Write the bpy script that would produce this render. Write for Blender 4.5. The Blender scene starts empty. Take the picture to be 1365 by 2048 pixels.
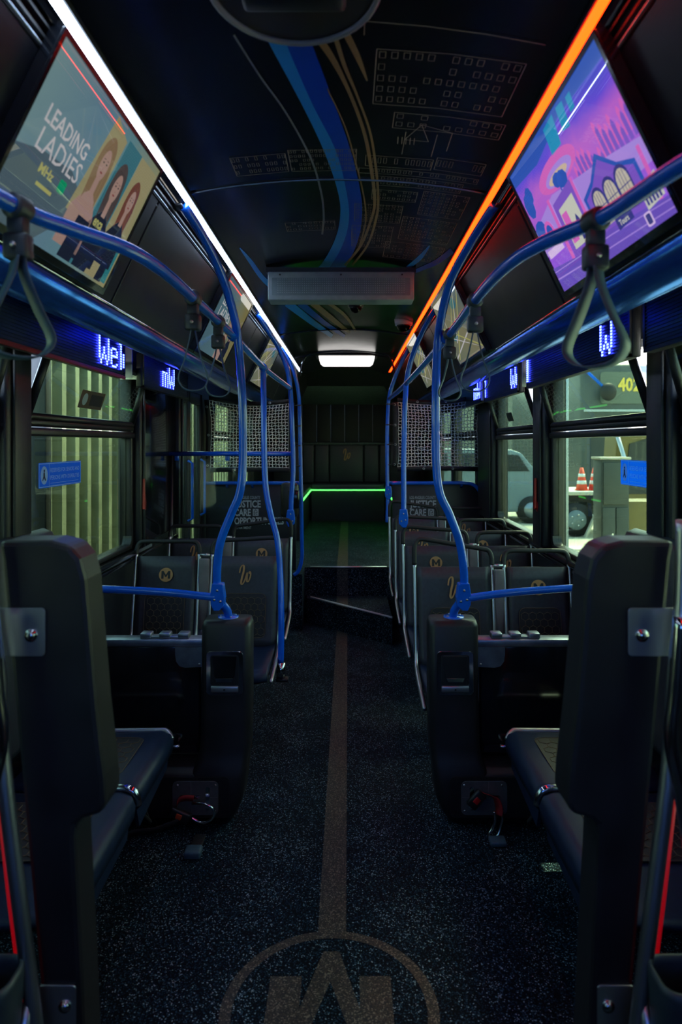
import bpy, bmesh, math, random
from mathutils import Vector, Matrix
random.seed(7)
C = bpy.context.scene.collection
SC = bpy.context.scene
W, H_, F = 1365, 2048, 1365.0
CX, CZ = 0.035, 1.60           # camera x and eye height
# ---------------------------------------------------------------- camera
cam_d = bpy.data.cameras.new('camera'); cam = bpy.data.objects.new('camera', cam_d); C.objects.link(cam)
cam.location = (CX, 0, CZ); cam.rotation_euler = (math.pi/2, 0, 0)
cam_d.sensor_fit = 'VERTICAL'; cam_d.sensor_height = 36; cam_d.lens = F/H_*36
cam_d.shift_x = -(697-682.5)/2048; cam_d.shift_y = -(1024-888)/2048
cam_d.clip_start = 0.02; cam_d.clip_end = 400
cam_d.dof.use_dof = True; cam_d.dof.focus_distance = 3.6; cam_d.dof.aperture_fstop = 3.2
SC.camera = cam
# ---------------------------------------------------------------- world, sun, exposure
wd = bpy.data.worlds.new('world'); SC.world = wd; wd.use_nodes = True
nt = wd.node_tree; bg = nt.nodes['Background']
sky = nt.nodes.new('ShaderNodeTexSky'); sky.sky_type = 'NISHITA'; sky.sun_disc = False
sky.sun_elevation = math.radians(52); sky.sun_rotation = math.radians(37); sky.air_density = 1.2; sky.dust_density = 2.0
nt.links.new(sky.outputs[0], bg.inputs[0]); bg.inputs[1].default_value = 3.2
sun_d = bpy.data.lights.new('sun', 'SUN'); sun_d.energy = 26.0; sun_d.angle = 0.009; sun_d.color = (1.0, 0.95, 0.84)
sun = bpy.data.objects.new('sun', sun_d); C.objects.link(sun)
sun.rotation_euler = Vector((-0.27, -0.36, -0.89)).to_track_quat('-Z', 'Y').to_euler(); sun.location = (3, 9, 12)
vs = SC.view_settings; vs.view_transform = 'Standard'; vs.look = 'None'; vs.gamma = 1.0; vs.exposure = 0.0; vs.use_curve_mapping = False
SC.cycles.use_denoising = True; SC.cycles.max_bounces = 8; SC.cycles.transparent_max_bounces = 16
SC.cycles.sample_clamp_indirect = 6.0; SC.cycles.caustics_reflective = False; SC.cycles.caustics_refractive = False
# ---------------------------------------------------------------- materials
def nodes(name):
    m = bpy.data.materials.new(name); m.use_nodes = True
    return m, m.node_tree, m.node_tree.nodes['Principled BSDF']
def mat(name, col, rough=.5, metal=0.0, noise=0.0, scale=30, bump=0.0, bscale=200, spec=.5, coat=0.0, emis=None, estr=0.0):
    m, t, p = nodes(name)
    p.inputs['Roughness'].default_value = rough; p.inputs['Metallic'].default_value = metal
    p.inputs['Specular IOR Level'].default_value = spec; p.inputs['Coat Weight'].default_value = coat
    p.inputs['Base Color'].default_value = (*col, 1)
    tc = t.nodes.new('ShaderNodeTexCoord')
    if noise:
        n = t.nodes.new('ShaderNodeTexNoise'); n.inputs['Scale'].default_value = scale; n.inputs['Detail'].default_value = 5
        r = t.nodes.new('ShaderNodeValToRGB'); r.color_ramp.elements[0].position = .3; r.color_ramp.elements[1].position = .7
        r.color_ramp.elements[0].color = (*[max(0, c*(1-noise)) for c in col], 1)
        r.color_ramp.elements[1].color = (*[min(1, c*(1+noise)) for c in col], 1)
        t.links.new(tc.outputs['Object'], n.inputs[0]); t.links.new(n.outputs[0], r.inputs[0]); t.links.new(r.outputs[0], p.inputs['Base Color'])
        mr = t.nodes.new('ShaderNodeMapRange'); mr.inputs[3].default_value = max(.02, rough*.8); mr.inputs[4].default_value = min(1, rough*1.25)
        t.links.new(n.outputs[0], mr.inputs[0]); t.links.new(mr.outputs[0], p.inputs['Roughness'])
    if bump:
        b = t.nodes.new('ShaderNodeTexNoise'); b.inputs['Scale'].default_value = bscale; b.inputs['Detail'].default_value = 3
        bp = t.nodes.new('ShaderNodeBump'); bp.inputs['Strength'].default_value = bump; bp.inputs['Distance'].default_value = .002
        t.links.new(tc.outputs['Object'], b.inputs[0]); t.links.new(b.outputs[0], bp.inputs['Height']); t.links.new(bp.outputs[0], p.inputs['Normal'])
    if emis:
        p.inputs['Emission Color'].default_value = (*emis, 1); p.inputs['Emission Strength'].default_value = estr
    return m
def emat(name, col, s): 
    m, t, p = nodes(name); p.inputs['Base Color'].default_value = (.02,.02,.02,1)
    p.inputs['Emission Color'].default_value = (*col,1); p.inputs['Emission Strength'].default_value = s; return m
def tinted_glass(name, col, rough=0.0, ior=1.5):
    m = bpy.data.materials.new(name); m.use_nodes = True; t = m.node_tree; t.nodes.clear()
    o = t.nodes.new('ShaderNodeOutputMaterial'); tr = t.nodes.new('ShaderNodeBsdfTransparent'); tr.inputs[0].default_value = (*col,1)
    g = t.nodes.new('ShaderNodeBsdfGlossy'); g.inputs['Roughness'].default_value = rough
    lw = t.nodes.new('ShaderNodeLayerWeight'); lw.inputs[0].default_value = .5; mx = t.nodes.new('ShaderNodeMixShader')
    pw = t.nodes.new('ShaderNodeMath'); pw.operation='POWER'; pw.inputs[1].default_value=5
    ma = t.nodes.new('ShaderNodeMath'); ma.operation='MULTIPLY_ADD'; ma.inputs[1].default_value=.5; ma.inputs[2].default_value=.022; ma.use_clamp=True
    t.links.new(lw.outputs['Facing'], pw.inputs[0]); t.links.new(pw.outputs[0], ma.inputs[0]); t.links.new(ma.outputs[0], mx.inputs[0])
    t.links.new(tr.outputs[0], mx.inputs[1]); t.links.new(g.outputs[0], mx.inputs[2]); t.links.new(mx.outputs[0], o.inputs[0])
    return m
M = dict(
 black=mat('black_plastic',(.012,.012,.015),.38,0,.25,20,.15,350),
 shell=mat('black_moulded_shell',(.013,.013,.017),.40,0,.2,9,.25,500,spec=.38),
 piano=mat('gloss_black_panel',(.006,.007,.010),.14,0,.2,6,coat=.3),
 ceil=mat('ceiling_gloss_black',(.007,.008,.011),.20,0,.3,4),
 wall=mat('wall_black_speckled',(.010,.013,.018),.4,0,.5,220,.3,300),
 blue=mat('blue_powder_coat',(.004,.115,.74),.22,0,.08,15,coat=.4),
 duct=mat('duct_blue_sign_glow',(.05,.22,.95),.20,.8,.1,6),  # blue glow of the dot signs is put into the duct's base colour
 cove=mat('satin_cove_black',(.006,.008,.014),.34,0,.2,5,spec=.3),
 steel=mat('brushed_steel',(.50,.50,.54),.36,1,.04,6),
 alu=mat('satin_aluminium',(.30,.34,.40),.38,1,.15,30),
 chrome=mat('chrome',(.6,.6,.62),.12,1,.05,20),
 seatc=mat('navy_grey_vinyl',(.028,.031,.042),.42,0,.2,60,.2,500),
 seatp=mat('dark_blue_vinyl',(.007,.018,.050),.42,0,.2,60,.2,500,spec=.3),
 quilt=mat('black_quilted_vinyl',(.012,.012,.016),.5,0,.2,80,.2,300),
 thread=mat('tan_thread',(.12,.085,.05),.7,0,.2,50),
 gold=mat('matt_gold_print',(.42,.22,.085),.55,0,.12,40),
 spacer=mat('grey_spacer',(.16,.15,.16),.5,0,.15,20),
 rubber=mat('black_rubber',(.010,.010,.012),.6,0,.2,40),
 strap=mat('grey_strap_webbing',(.035,.085,.135),.55,0,.2,60,.3,700),
 strapb=mat('strap_clamp_plastic',(.022,.034,.045),.45,0,.2,40),
 net=mat('grey_white_cord',(.88,.92,.95),.7,0,.2,60),
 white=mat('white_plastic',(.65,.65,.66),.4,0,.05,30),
 red=mat('red_plastic',(.45,.01,.015),.35,0,.1,30),
 redw=mat('red_webbing',(.28,.008,.015),.7,0,.3,120),
 cream=mat('cream_header',(.45,.40,.33),.6,0,.15,12),
 led_white=emat('led_white_strip',(.60,.76,1.0),24),
 led_red=emat('led_red_strip',(1.0,.018,.001),18),
 led_green=emat('led_green_strip',(.09,1.0,.11),3.0),
 led_dot=emat('led_dot_blue_white',(.030,.046,1.0),28.0),
 lamp=emat('lamp_diffuser',(1.0,.97,.93),1.5),
 sign=mat('dark_sign_board',(.006,.012,.035),.35,0,.2,40),
 rib_l=mat('ribbon_light_blue',(.03,.30,.95),.28), rib_d=mat('ribbon_dark_blue',(.008,.07,.65),.28),
 rib_g=mat('ribbon_bronze',(.34,.19,.09),.35), rib_w=mat('ribbon_grey_line',(.24,.23,.27),.35),
 city=mat('city_bronze_line',(.42,.29,.22),.4),
 txt=mat('pale_print',(.42,.46,.52),.5),
 tag=mat('brown_sticker_reflection',(.10,.06,.03),.4), dark=mat('dark_print',(.008,.009,.012),.5),
 glassw=tinted_glass('tinted_window_glass',(.385,.46,.36)),
 glassc=tinted_glass('clear_partition_glass',(.86,.90,.93)),
 glassf=tinted_glass('windscreen_glass',(.19,.29,.45)),
 glassd=tinted_glass('smoked_dome_glass',(.03,.03,.03)),
 asphalt=mat('sunlit_yard_concrete',(.52,.50,.40),.85,0,.18,1.3,.2,20),
)
# floor: black safety flooring with fine flecks that glint
def floor_mat():
    m, t, p = nodes('black_flecked_floor'); tc = t.nodes.new('ShaderNodeTexCoord')
    v = t.nodes.new('ShaderNodeTexVoronoi'); v.inputs['Scale'].default_value = 300
    t.links.new(tc.outputs['Object'], v.inputs[0])
    sp = t.nodes.new('ShaderNodeSeparateColor'); t.links.new(v.outputs['Color'], sp.inputs[0])
    r = t.nodes.new('ShaderNodeValToRGB'); r.color_ramp.interpolation = 'CONSTANT'
    e = r.color_ramp.elements; e[0].color = (.0025,.005,.010,1); e[1].position = .72; e[1].color = (.010,.030,.058,1)
    for pos, c in ((.88,(.045,.10,.15,1)), (.955,(.30,.40,.47,1))): x = e.new(pos); x.color = c
    n = t.nodes.new('ShaderNodeTexNoise'); n.inputs['Scale'].default_value = 5; n.inputs['Detail'].default_value = 4; t.links.new(tc.outputs['Object'], n.inputs[0])
    ad = t.nodes.new('ShaderNodeMath'); ad.operation='MULTIPLY_ADD'; ad.inputs[1].default_value=.22; ad.inputs[2].default_value=-.11
    t.links.new(n.outputs[0], ad.inputs[0]); a2 = t.nodes.new('ShaderNodeMath'); a2.operation='ADD'
    t.links.new(sp.outputs[0], a2.inputs[0]); t.links.new(ad.outputs[0], a2.inputs[1]); t.links.new(a2.outputs[0], r.inputs[0])
    t.links.new(r.outputs[0], p.inputs['Base Color']); p.inputs['Roughness'].default_value = .55; p.inputs['Specular IOR Level'].default_value = .07
    b = t.nodes.new('ShaderNodeBump'); b.inputs['Strength'].default_value = .7; b.inputs['Distance'].default_value = .0012
    t.links.new(sp.outputs[1], b.inputs['Height']); t.links.new(b.outputs[0], p.inputs['Normal'])
    return m
def stripe_mat():
    m, t, p = nodes('tan_flecked_floor_print'); tc = t.nodes.new('ShaderNodeTexCoord')
    v = t.nodes.new('ShaderNodeTexVoronoi'); v.inputs['Scale'].default_value = 300; t.links.new(tc.outputs['Object'], v.inputs[0])
    sp = t.nodes.new('ShaderNodeSeparateColor'); t.links.new(v.outputs['Color'], sp.inputs[0])
    r = t.nodes.new('ShaderNodeValToRGB'); r.color_ramp.interpolation='CONSTANT'; e = r.color_ramp.elements
    e[0].color = (.010,.010,.012,1); e[1].position=.5; e[1].color=(.055,.040,.028,1); x=e.new(.86); x.color=(.22,.18,.13,1)
    t.links.new(sp.outputs[0], r.inputs[0]); t.links.new(r.outputs[0], p.inputs['Base Color']); p.inputs['Roughness'].default_value=.5
    return m
def film(name,col):
    m = bpy.data.materials.new(name); m.use_nodes = True; t = m.node_tree; p = t.nodes['Principled BSDF']; p.inputs['Base Color'].default_value=(*col,1); p.inputs['Roughness'].default_value=.4
    tl = t.nodes.new('ShaderNodeBsdfTranslucent'); tl.inputs[0].default_value=(*[min(1,c*1.6) for c in col],1); mx=t.nodes.new('ShaderNodeMixShader'); mx.inputs[0].default_value=.6
    t.links.new(p.outputs[0],mx.inputs[1]); t.links.new(tl.outputs[0],mx.inputs[2]); t.links.new(mx.outputs[0],t.nodes['Material Output'].inputs[0]); return m
M['stblue'] = film('sticker_blue_film',(.02,.20,.62)); M['stpale'] = film('sticker_pale_film',(.55,.85,1.0))
M['floor'] = floor_mat(); M['stripe'] = stripe_mat()
def wallfleck():
    m, t, p = nodes('grey_flecked_trim'); tc = t.nodes.new('ShaderNodeTexCoord')
    v = t.nodes.new('ShaderNodeTexVoronoi'); v.inputs['Scale'].default_value = 160; t.links.new(tc.outputs['Object'], v.inputs[0])
    sp = t.nodes.new('ShaderNodeSeparateColor'); t.links.new(v.outputs['Color'], sp.inputs[0])
    r = t.nodes.new('ShaderNodeValToRGB'); r.color_ramp.interpolation='CONSTANT'; e = r.color_ramp.elements
    e[0].color = (.07,.085,.10,1); e[1].position=.7; e[1].color=(.14,.16,.18,1)
    t.links.new(sp.outputs[0], r.inputs[0]); t.links.new(r.outputs[0], p.inputs['Base Color']); p.inputs['Roughness'].default_value=.6
    return m
M['fleck'] = wallfleck()
# ---------------------------------------------------------------- helpers
def P(u, v, Y): return Vector((CX+(u-697)*Y/F, Y, CZ-(v-888)*Y/F))
class MB:
    def __init__(s): s.v=[]; s.f=[]; s.sm=[]
    def add(s, v, f, smooth=False):
        o=len(s.v); s.v+= [tuple(x) for x in v]; s.f+=[[i+o for i in q] for q in f]; s.sm+=[smooth]*len(f); return s
    def box(s, a, b, bev=0.0):
        x0,y0,z0=[min(a[i],b[i]) for i in range(3)]; x1,y1,z1=[max(a[i],b[i]) for i in range(3)]
        if bev<=0:
            v=[(x0,y0,z0),(x1,y0,z0),(x1,y1,z0),(x0,y1,z0),(x0,y0,z1),(x1,y0,z1),(x1,y1,z1),(x0,y1,z1)]
            return s.add(v,[[0,3,2,1],[4,5,6,7],[0,1,5,4],[1,2,6,5],[2,3,7,6],[3,0,4,7]])
        bm=bmesh.new(); bmesh.ops.create_cube(bm,size=1)
        for q in bm.verts: q.co=Vector(((x0+x1)/2+q.co.x*(x1-x0),(y0+y1)/2+q.co.y*(y1-y0),(z0+z1)/2+q.co.z*(z1-z0)))
        bmesh.ops.bevel(bm,geom=bm.edges[:],offset=min(bev,(x1-x0)*.45,(y1-y0)*.45,(z1-z0)*.45),segments=2,affect='EDGES',profile=.5)
        bm.verts.index_update(); s.add([q.co[:] for q in bm.verts],[[w.index for w in f.verts] for f in bm.faces],True); bm.free(); return s
    def tube(s, pts, r, n=12, closed=False, flat=None):
        pts=[Vector(p) for p in pts]; N=len(pts); rr=r if isinstance(r,(list,tuple)) else [r]*N
        T=[]
        for i in range(N):
            if closed: d=pts[(i+1)%N]-pts[i-1]
            else: d=pts[min(i+1,N-1)]-pts[max(i-1,0)]
            T.append(d.normalized())
        up=Vector((0,0,1)) if abs(T[0].z)<.9 else Vector((0,1,0))
        if flat: up=Vector(flat)
        nv=(up-T[0]*up.dot(T[0])).normalized(); V=[]
        for i in range(N):
            nv=(nv-T[i]*nv.dot(T[i])).normalized(); b=T[i].cross(nv)
            for k in range(n):
                a=2*math.pi*k/n; V.append(pts[i]+(nv*math.cos(a)+b*math.sin(a))*rr[i])
        Fc=[]
        for i in range(N if closed else N-1):
            j=(i+1)%N
            for k in range(n): Fc.append([i*n+k,i*n+(k+1)%n,j*n+(k+1)%n,j*n+k])
        if not closed: Fc.append(list(range(n))[::-1]); Fc.append([(N-1)*n+k for k in range(n)])
        return s.add(V,Fc,True)
    def cyl(s,a,b,r,n=16,r2=None): return s.tube([a,b],[r,r if r2 is None else r2],n)
    def band(s, pts, w, th, side):
        # flat strip along pts, width w along the fixed direction side
        side=Vector(side).normalized(); pts=[Vector(p) for p in pts]; V=[]; N=len(pts)
        for i in range(N):
            d=(pts[min(i+1,N-1)]-pts[max(i-1,0)]).normalized(); n=d.cross(side).normalized()
            for a,b in((-1,-1),(1,-1),(1,1),(-1,1)): V.append(pts[i]+side*a*w/2+n*b*th/2)
        Fc=[[i*4+k,i*4+(k+1)%4,i*4+4+(k+1)%4,i*4+4+k] for i in range(N-1) for k in range(4)]
        Fc+=[[3,2,1,0],[N*4-4,N*4-3,N*4-2,N*4-1]]
        return s.add(V,Fc,True)
    def prism(s, poly, O, eu, ev, n, d, z0=0.0):
        O,eu,ev,n=Vector(O),Vector(eu),Vector(ev),Vector(n); N=len(poly)
        V=[O+eu*p[0]+ev*p[1]+n*z0 for p in poly]+[O+eu*p[0]+ev*p[1]+n*(z0+d) for p in poly]
        return s.add(V,[list(range(N))[::-1],list(range(N,2*N))]+[[i,(i+1)%N,N+(i+1)%N,N+i] for i in range(N)])
    def sph(s,c,r,sx=1,sy=1,sz=1,n=16,m=10):
        V=[];Fc=[]
        for i in range(m+1):
            t=math.pi*i/m
            for k in range(n):
                a=2*math.pi*k/n; V.append((c[0]+r*sx*math.sin(t)*math.cos(a),c[1]+r*sy*math.sin(t)*math.sin(a),c[2]+r*sz*math.cos(t)))
        for i in range(m):
            for k in range(n): Fc.append([i*n+k,(i+1)*n+k,(i+1)*n+(k+1)%n,i*n+(k+1)%n])
        return s.add(V,Fc,True)
    def sheet(s, rows, th=None, smooth=True):
        R=len(rows);K=len(rows[0]);V=[p for r in rows for p in r]
        return s.add(V,[[i*K+k,i*K+k+1,(i+1)*K+k+1,(i+1)*K+k] for i in range(R-1) for k in range(K-1)],smooth)
    def build(s,name,m,parent=None,bev=0.0,solid=0.0,**props):
        me=bpy.data.meshes.new(name); me.from_pydata(s.v,[],s.f); me.update()
        me.polygons.foreach_set('use_smooth',s.sm)
        bm=bmesh.new(); bm.from_mesh(me)
        bmesh.ops.remove_doubles(bm,verts=bm.verts[:],dist=1e-6)
        bmesh.ops.recalc_face_normals(bm,faces=bm.faces[:])
        if bev:
            es=[e for e in bm.edges if len(e.link_faces)==2 and e.calc_face_angle(0)>.5]
            bmesh.ops.bevel(bm,geom=es,offset=bev,segments=2,affect='EDGES',profile=.5,clamp_overlap=True)
        bm.to_mesh(me); bm.free()
        me.materials.append(m if not isinstance(m,str) else M[m])
        o=bpy.data.objects.new(name,me); C.objects.link(o)
        if solid:
            md=o.modifiers.new('solid','SOLIDIFY'); md.thickness=solid; md.offset=0
        if parent: put(o,parent)
        for k,vv in props.items(): o[k]=vv
        return o
def put(o, parent):
    o.parent=parent; o.matrix_parent_inverse=Matrix.Translation(-world_loc(parent))
def world_loc(p):
    l=Vector((0,0,0))
    q=p
    while q: l+=q.location; q=q.parent if q.parent and q.type=='EMPTY' else None
    return l
def thing(name,label,cat,loc=(0,0,0),group=None):
    o=bpy.data.objects.new(name,None); C.objects.link(o); o.location=loc; o.empty_display_size=.05
    o['label']=label; o['category']=cat
    if group: o['group']=group
    return o
def tag(o,label,cat,group=None):
    o['label']=label; o['category']=cat
    if group: o['group']=group
    return o
def struct(o): o['kind']='structure'; return o
def catmull(pts, n=8, closed=False):
    pts=[Vector(p) for p in pts]; out=[]; N=len(pts)
    for i in range(N if closed else N-1):
        if closed: a,b,c,d=pts[i-1],pts[i],pts[(i+1)%N],pts[(i+2)%N]
        else: a,b,c,d=pts[max(i-1,0)],pts[i],pts[i+1],pts[min(i+2,N-1)]
        for k in range(n):
            t=k/n; out.append(.5*((2*b)+(c-a)*t+(2*a-5*b+4*c-d)*t*t+(3*b-a-3*c+d)*t**3))
    if not closed: out.append(pts[-1])
    return out
def rrect(x0,y0,x1,y1,r,n=5):
    out=[]
    for cx,cy,a0 in ((x1-r,y1-r,0),(x0+r,y1-r,90),(x0+r,y0+r,180),(x1-r,y0+r,270)):
        for k in range(n+1):
            a=math.radians(a0+90*k/n); out.append((cx+r*math.cos(a),cy+r*math.sin(a)))
    return out
def disc(cx,cy,r,n=28,ry=None): return [(cx+r*math.cos(2*math.pi*k/n),cy+(ry or r)*math.sin(2*math.pi*k/n)) for k in range(n)]
_txtcache={}
def text_into(mb, s, size, O, eu, ev, n, width=None, lift=.0006, bold=0.0, align='LEFT', height=None):
    """adds flat letters to mb; O = left end of the baseline"""
    key=(s,bold)
    if key not in _txtcache:
        cu=bpy.data.curves.new('t','FONT'); cu.body=s; cu.size=1; cu.offset=bold; cu.resolution_u=2
        o=bpy.data.objects.new('t',cu); C.objects.link(o); dg=bpy.context.evaluated_depsgraph_get()
        me=bpy.data.meshes.new_from_object(o.evaluated_get(dg))
        v=[(q.co.x,q.co.y) for q in me.vertices]; f=[list(p.vertices) for p in me.polygons]
        bpy.data.objects.remove(o); bpy.data.curves.remove(cu); bpy.data.meshes.remove(me); _txtcache[key]=(v,f)
    v,f=_txtcache[key]
    if not v: return
    x0=min(p[0] for p in v); x1=max(p[0] for p in v); y1=max(p[1] for p in v)
    sx=size if width is None else width/(x1-x0); sy=size if height is None else height/y1
    off=0 if align=='LEFT' else -(x1-x0)*sx/2
    O,eu,ev,n=Vector(O),Vector(eu).normalized(),Vector(ev).normalized(),Vector(n).normalized()
    mb.add([O+eu*((p[0]-x0)*sx+off)+ev*(p[1]*sy)+n*lift for p in v],f)
# ================================================================ STRUCTURE
HW=1.22
WY=[(0.70,2.38),(2.60,3.93),(6.25,7.50),(7.70,8.95)]             # left windows (y ranges)
WYR=[(0.70,2.38),(2.60,3.93),(4.17,5.36),(6.25,7.50),(7.70,8.95)]
DOOR=(4.95,5.85)
def wall(side,wins,name,door=None):
    mb=MB(); x0,x1=side*HW,side*(HW+.07); ya,yb=-1.2,10.7
    mb.box((x0,ya,-.05),(x1,yb if not door else door[0],1.0)); 
    if door: mb.box((x0,door[1],-.05),(x1,yb,1.0))
    mb.box((x0,ya,2.02),(x1,yb,2.62))
    op=sorted(list(wins)+([door] if door else []))
    y=ya
    for a,b in op:
        mb.box((x0,y,1.0),(x1,a,2.02)); y=b
    mb.box((x0,y,1.0),(x1,yb,2.02))
    return struct(mb.build(name,'wall'))
wall_left=wall(-1,WY,'wall_left',DOOR); wall_right=wall(1,WYR,'wall_right')
struct(MB().box((-1.29,10.7,-.05),(1.29,10.8,2.7)).build('wall_back','wall'))
# front wall with the windscreen opening behind the camera
mb=MB(); mb.box((-1.29,-1.3,-.05),(1.29,-1.2,1.15)); mb.box((-1.29,-1.3,1.95),(1.29,-1.2,2.7)); mb.box((-1.29,-1.3,1.15),(-.75,-1.2,1.95)); mb.box((.75,-1.3,1.15),(1.29,-1.2,1.95))
struct(mb.build('wall_front','wall'))
struct(MB().box((-.75,-1.26,1.15),(.75,-1.25,1.95)).build('window_10','glassf'))
# floor
fl=MB().box((-HW,-1.2,-.08),(HW,6.3,0.0)).build('floor','floor'); struct(fl)
def slab(poly,z0,z1,name,m,parent=None):
    o=MB().prism(poly,(0,0,0),(1,0,0),(0,1,0),(0,0,1),z1-z0,z0).build(name,m,parent); return o
low=[(-.34,6.12),(-.30,6.08),(.385,5.42),(.385,6.2),(-.34,6.2)]
st=slab(low,0.0,.22,'floor_step','floor'); put(st,fl)
st2=MB().box((-.36,6.2,0),(.40,10.0,.48)).build('floor_step','floor',fl)
# nosings; sunlight on the diagonal steel one is painted as white
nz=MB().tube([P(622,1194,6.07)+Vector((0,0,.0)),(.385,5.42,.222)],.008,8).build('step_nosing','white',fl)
nz=MB().tube([(-.31,6.195,.482),(.385,6.195,.482)],.009,8).build('step_nosing','steel',fl)
# floor prints
mb=MB(); s0=-.018
mb.add([(s0-.046,2.235,.0015),(s0+.046,2.235,.0015),(s0+.046,6.0,.0015),(s0-.046,6.0,.0015)],[[0,1,2,3]])
mb.add([(s0-.05,6.20,.4815),(s0+.05,6.20,.4815),(s0+.05,9.8,.4815),(s0-.05,9.8,.4815)],[[0,1,2,3]])
mb.add([(s0-.05,5.83,.2215),(s0+.05,5.74,.2215),(s0+.05,6.19,.2215),(s0-.05,6.19,.2215)],[[0,1,2,3]])
mb.add([(s0-.05,6.198,.222),(s0+.05,6.198,.222),(s0+.05,6.198,.48),(s0-.05,6.198,.48)],[[0,1,2,3]])
mb.build('floor_stripe','stripe',fl)
mb=MB(); rc=(-.018,1.93); R0,R1=.277,.310; n=64
V=[];Fc=[]
for k in range(n):
    a=2*math.pi*k/n
    for r in(R0,R1): V.append((rc[0]+r*math.cos(a),rc[1]+r*math.sin(a),.0016))
for k in range(n): Fc.append([2*k,2*k+1,(2*k+3)%(2*n),(2*k+2)%(2*n)])
mb.add(V,Fc)
def mpoly():
    return [(-.5,-.5),(-.5,.5),(-.27,.5),(0,-.02),(.27,.5),(.5,.5),(.5,-.5),(.24,-.5),(.24,.08),(.07,-.28),(-.07,-.28),(-.24,.08),(-.24,-.5)]
mb.add([(rc[0]-p[0]*.36,rc[1]-p[1]*.40,.0016) for p in [(-.5,-.30),(-.5,.5),(-.27,.5),(0,-.25),(.27,.5),(.5,.5),(.5,-.30),(.24,-.30),(.24,-.0),(.07,-.55),(-.07,-.55),(-.24,.0),(-.24,-.30)]],[list(range(13))])
mb.build('floor_roundel','stripe',fl)
# ceiling: shallow vault between the light strips
def zc(x,y=3): return 2.452+.05*(1-(min(abs(x),.515)/.515)**2)
rows=[]
for j in range(2):
    y=(-1.2,8.6)[j]; rows.append([(x*.515/8,y,zc(x*.515/8)) for x in range(-8,9)])
mb=MB().sheet(rows); ce=mb.build('ceiling','ceil'); struct(ce)
tp=MB().box((-1.29,-1.3,2.62),(1.29,10.8,2.70)).build('roof_shell','black'); put(tp,ce)
def ceil_pt(u,v,lift=.002):
    z=2.49
    for _ in range(6):
        Y=(z-CZ)*F/(888-v); x=CX+(u-697)*Y/F; z=zc(x)
    return Vector((x,Y,z-lift))
def ribbon(L,R,name,m,n=8,lift=.002):
    l=catmull([(*p,0) for p in L],n); r=catmull([(*p,0) for p in R],n)
    N=min(len(l),len(r)); rowsA=[[ceil_pt(l[i].x,l[i].y,lift),ceil_pt((l[i].x*2+r[i].x)/3,(l[i].y*2+r[i].y)/3,lift),ceil_pt((l[i].x+2*r[i].x)/3,(l[i].y+2*r[i].y)/3,lift),ceil_pt(r[i].x,r[i].y,lift)] for i in range(N)]
    return MB().sheet(rowsA).build(name,m,ce)
Lb=[(520,45),(533,75),(600,200),(648,300),(677,386),(680,440),(665,490),(632,540),(560,600)]
Mb=[(556,45),(568,75),(622,200),(672,300),(694,386),(698,440),(685,490),(655,540),(600,600)]
Rb=[(606,45),(620,75),(667,200),(702,300),(722,386),(724,440),(713,490),(688,540),(640,600)]
ribbon(Lb,Mb,'ceiling_ribbon','rib_l'); ribbon(Mb,Rb,'ceiling_ribbon','rib_d')
def line(pts,w,m='rib_g',lift=.0024,name='ceiling_ribbon'):
    L=[];R=[]
    for i,p in enumerate(pts):
        w_=w[i] if isinstance(w,(list,tuple)) else w
        a=pts[max(i-1,0)];b=pts[min(i+1,len(pts)-1)]; dx,dy=b[0]-a[0],b[1]-a[1]; l=math.hypot(dx,dy) or 1
        nx,ny=-dy/l,dx/l; L.append((p[0]+nx*w_/2,p[1]+ny*w_/2)); R.append((p[0]-nx*w_/2,p[1]-ny*w_/2))
    return ribbon(L,R,name,m,6,lift)
line([(468,68),(520,150),(570,220),(620,310),(642,380),(648,430),(645,468)],4,'rib_w')
line([(638,75),(668,120),(700,185),(728,260),(742,330),(750,400),(742,440),(722,490),(690,530)],[16,12,7,7,7,6,5,5,4])
line([(672,75),(690,130),(715,190),(740,260),(752,330),(757,400),(752,440),(735,490),(705,530)],[10,8,5,5,5,5,5,4,4])
line([(655,175),(690,250),(712,325),(728,390),(732,440),(720,490)],3)
line([(690,60),(715,110),(735,160)],[14,12,3])
line([(575,605),(620,640),(665,672)],[16,12,8],'rib_l'); line([(600,605),(645,642),(690,672)],[14,10,6],'rib_d')
line([(625,605),(668,640),(700,665)],[12,10,5]); line([(650,600),(690,630),(712,662)],[7,6,4])
line([(480,495),(500,520),(530,560),(580,600)],[2,8,10,12],'rib_l'); line([(905,500),(870,525),(810,550)],[12,10,6],'rib_d'); line([(860,490),(840,515),(815,535)],[3,9,7],'rib_l')
# skyline line art printed on the ceiling
mb=MB(); rnd=random.Random(5)
def seg(x0,y0,x1,y1,w=.0022):
    d=Vector((x1-x0,y1-y0,0)); 
    if d.length<1e-5: return
    n=Vector((-d.y,d.x,0)).normalized()*w/2; K=max(1,int(abs(x1-x0)/.12))
    pa=[Vector((x0,y0,0))+d*i/K for i in range(K+1)]
    mb.sheet([[ (q.x-n.x,q.y-n.y,zc(q.x)-.0028),(q.x+n.x,q.y+n.y,zc(q.x)-.0028)] for q in pa])
def rect(x0,y0,x1,y1,w=.002): seg(x0,y0,x1,y0,w); seg(x1,y0,x1,y1,w); seg(x1,y1,x0,y1,w); seg(x0,y1,x0,y0,w)
def tower(x0,y0,x1,y1,nx,ny):
    rect(x0,y0,x1,y1)
    for i in range(nx):
        for j in range(ny):
            if rnd.random()<.22: continue
            ax=x0+(x1-x0)*(i+.25)/nx; ay=y0+(y1-y0)*(j+.2)/ny; rect(ax,ay,ax+(x1-x0)*.5/nx,ay+(y1-y0)*.5/ny,.0013)
tower(.10,1.55,.44,1.80,12,5); tower(.16,1.84,.46,1.93,9,2)
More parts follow.
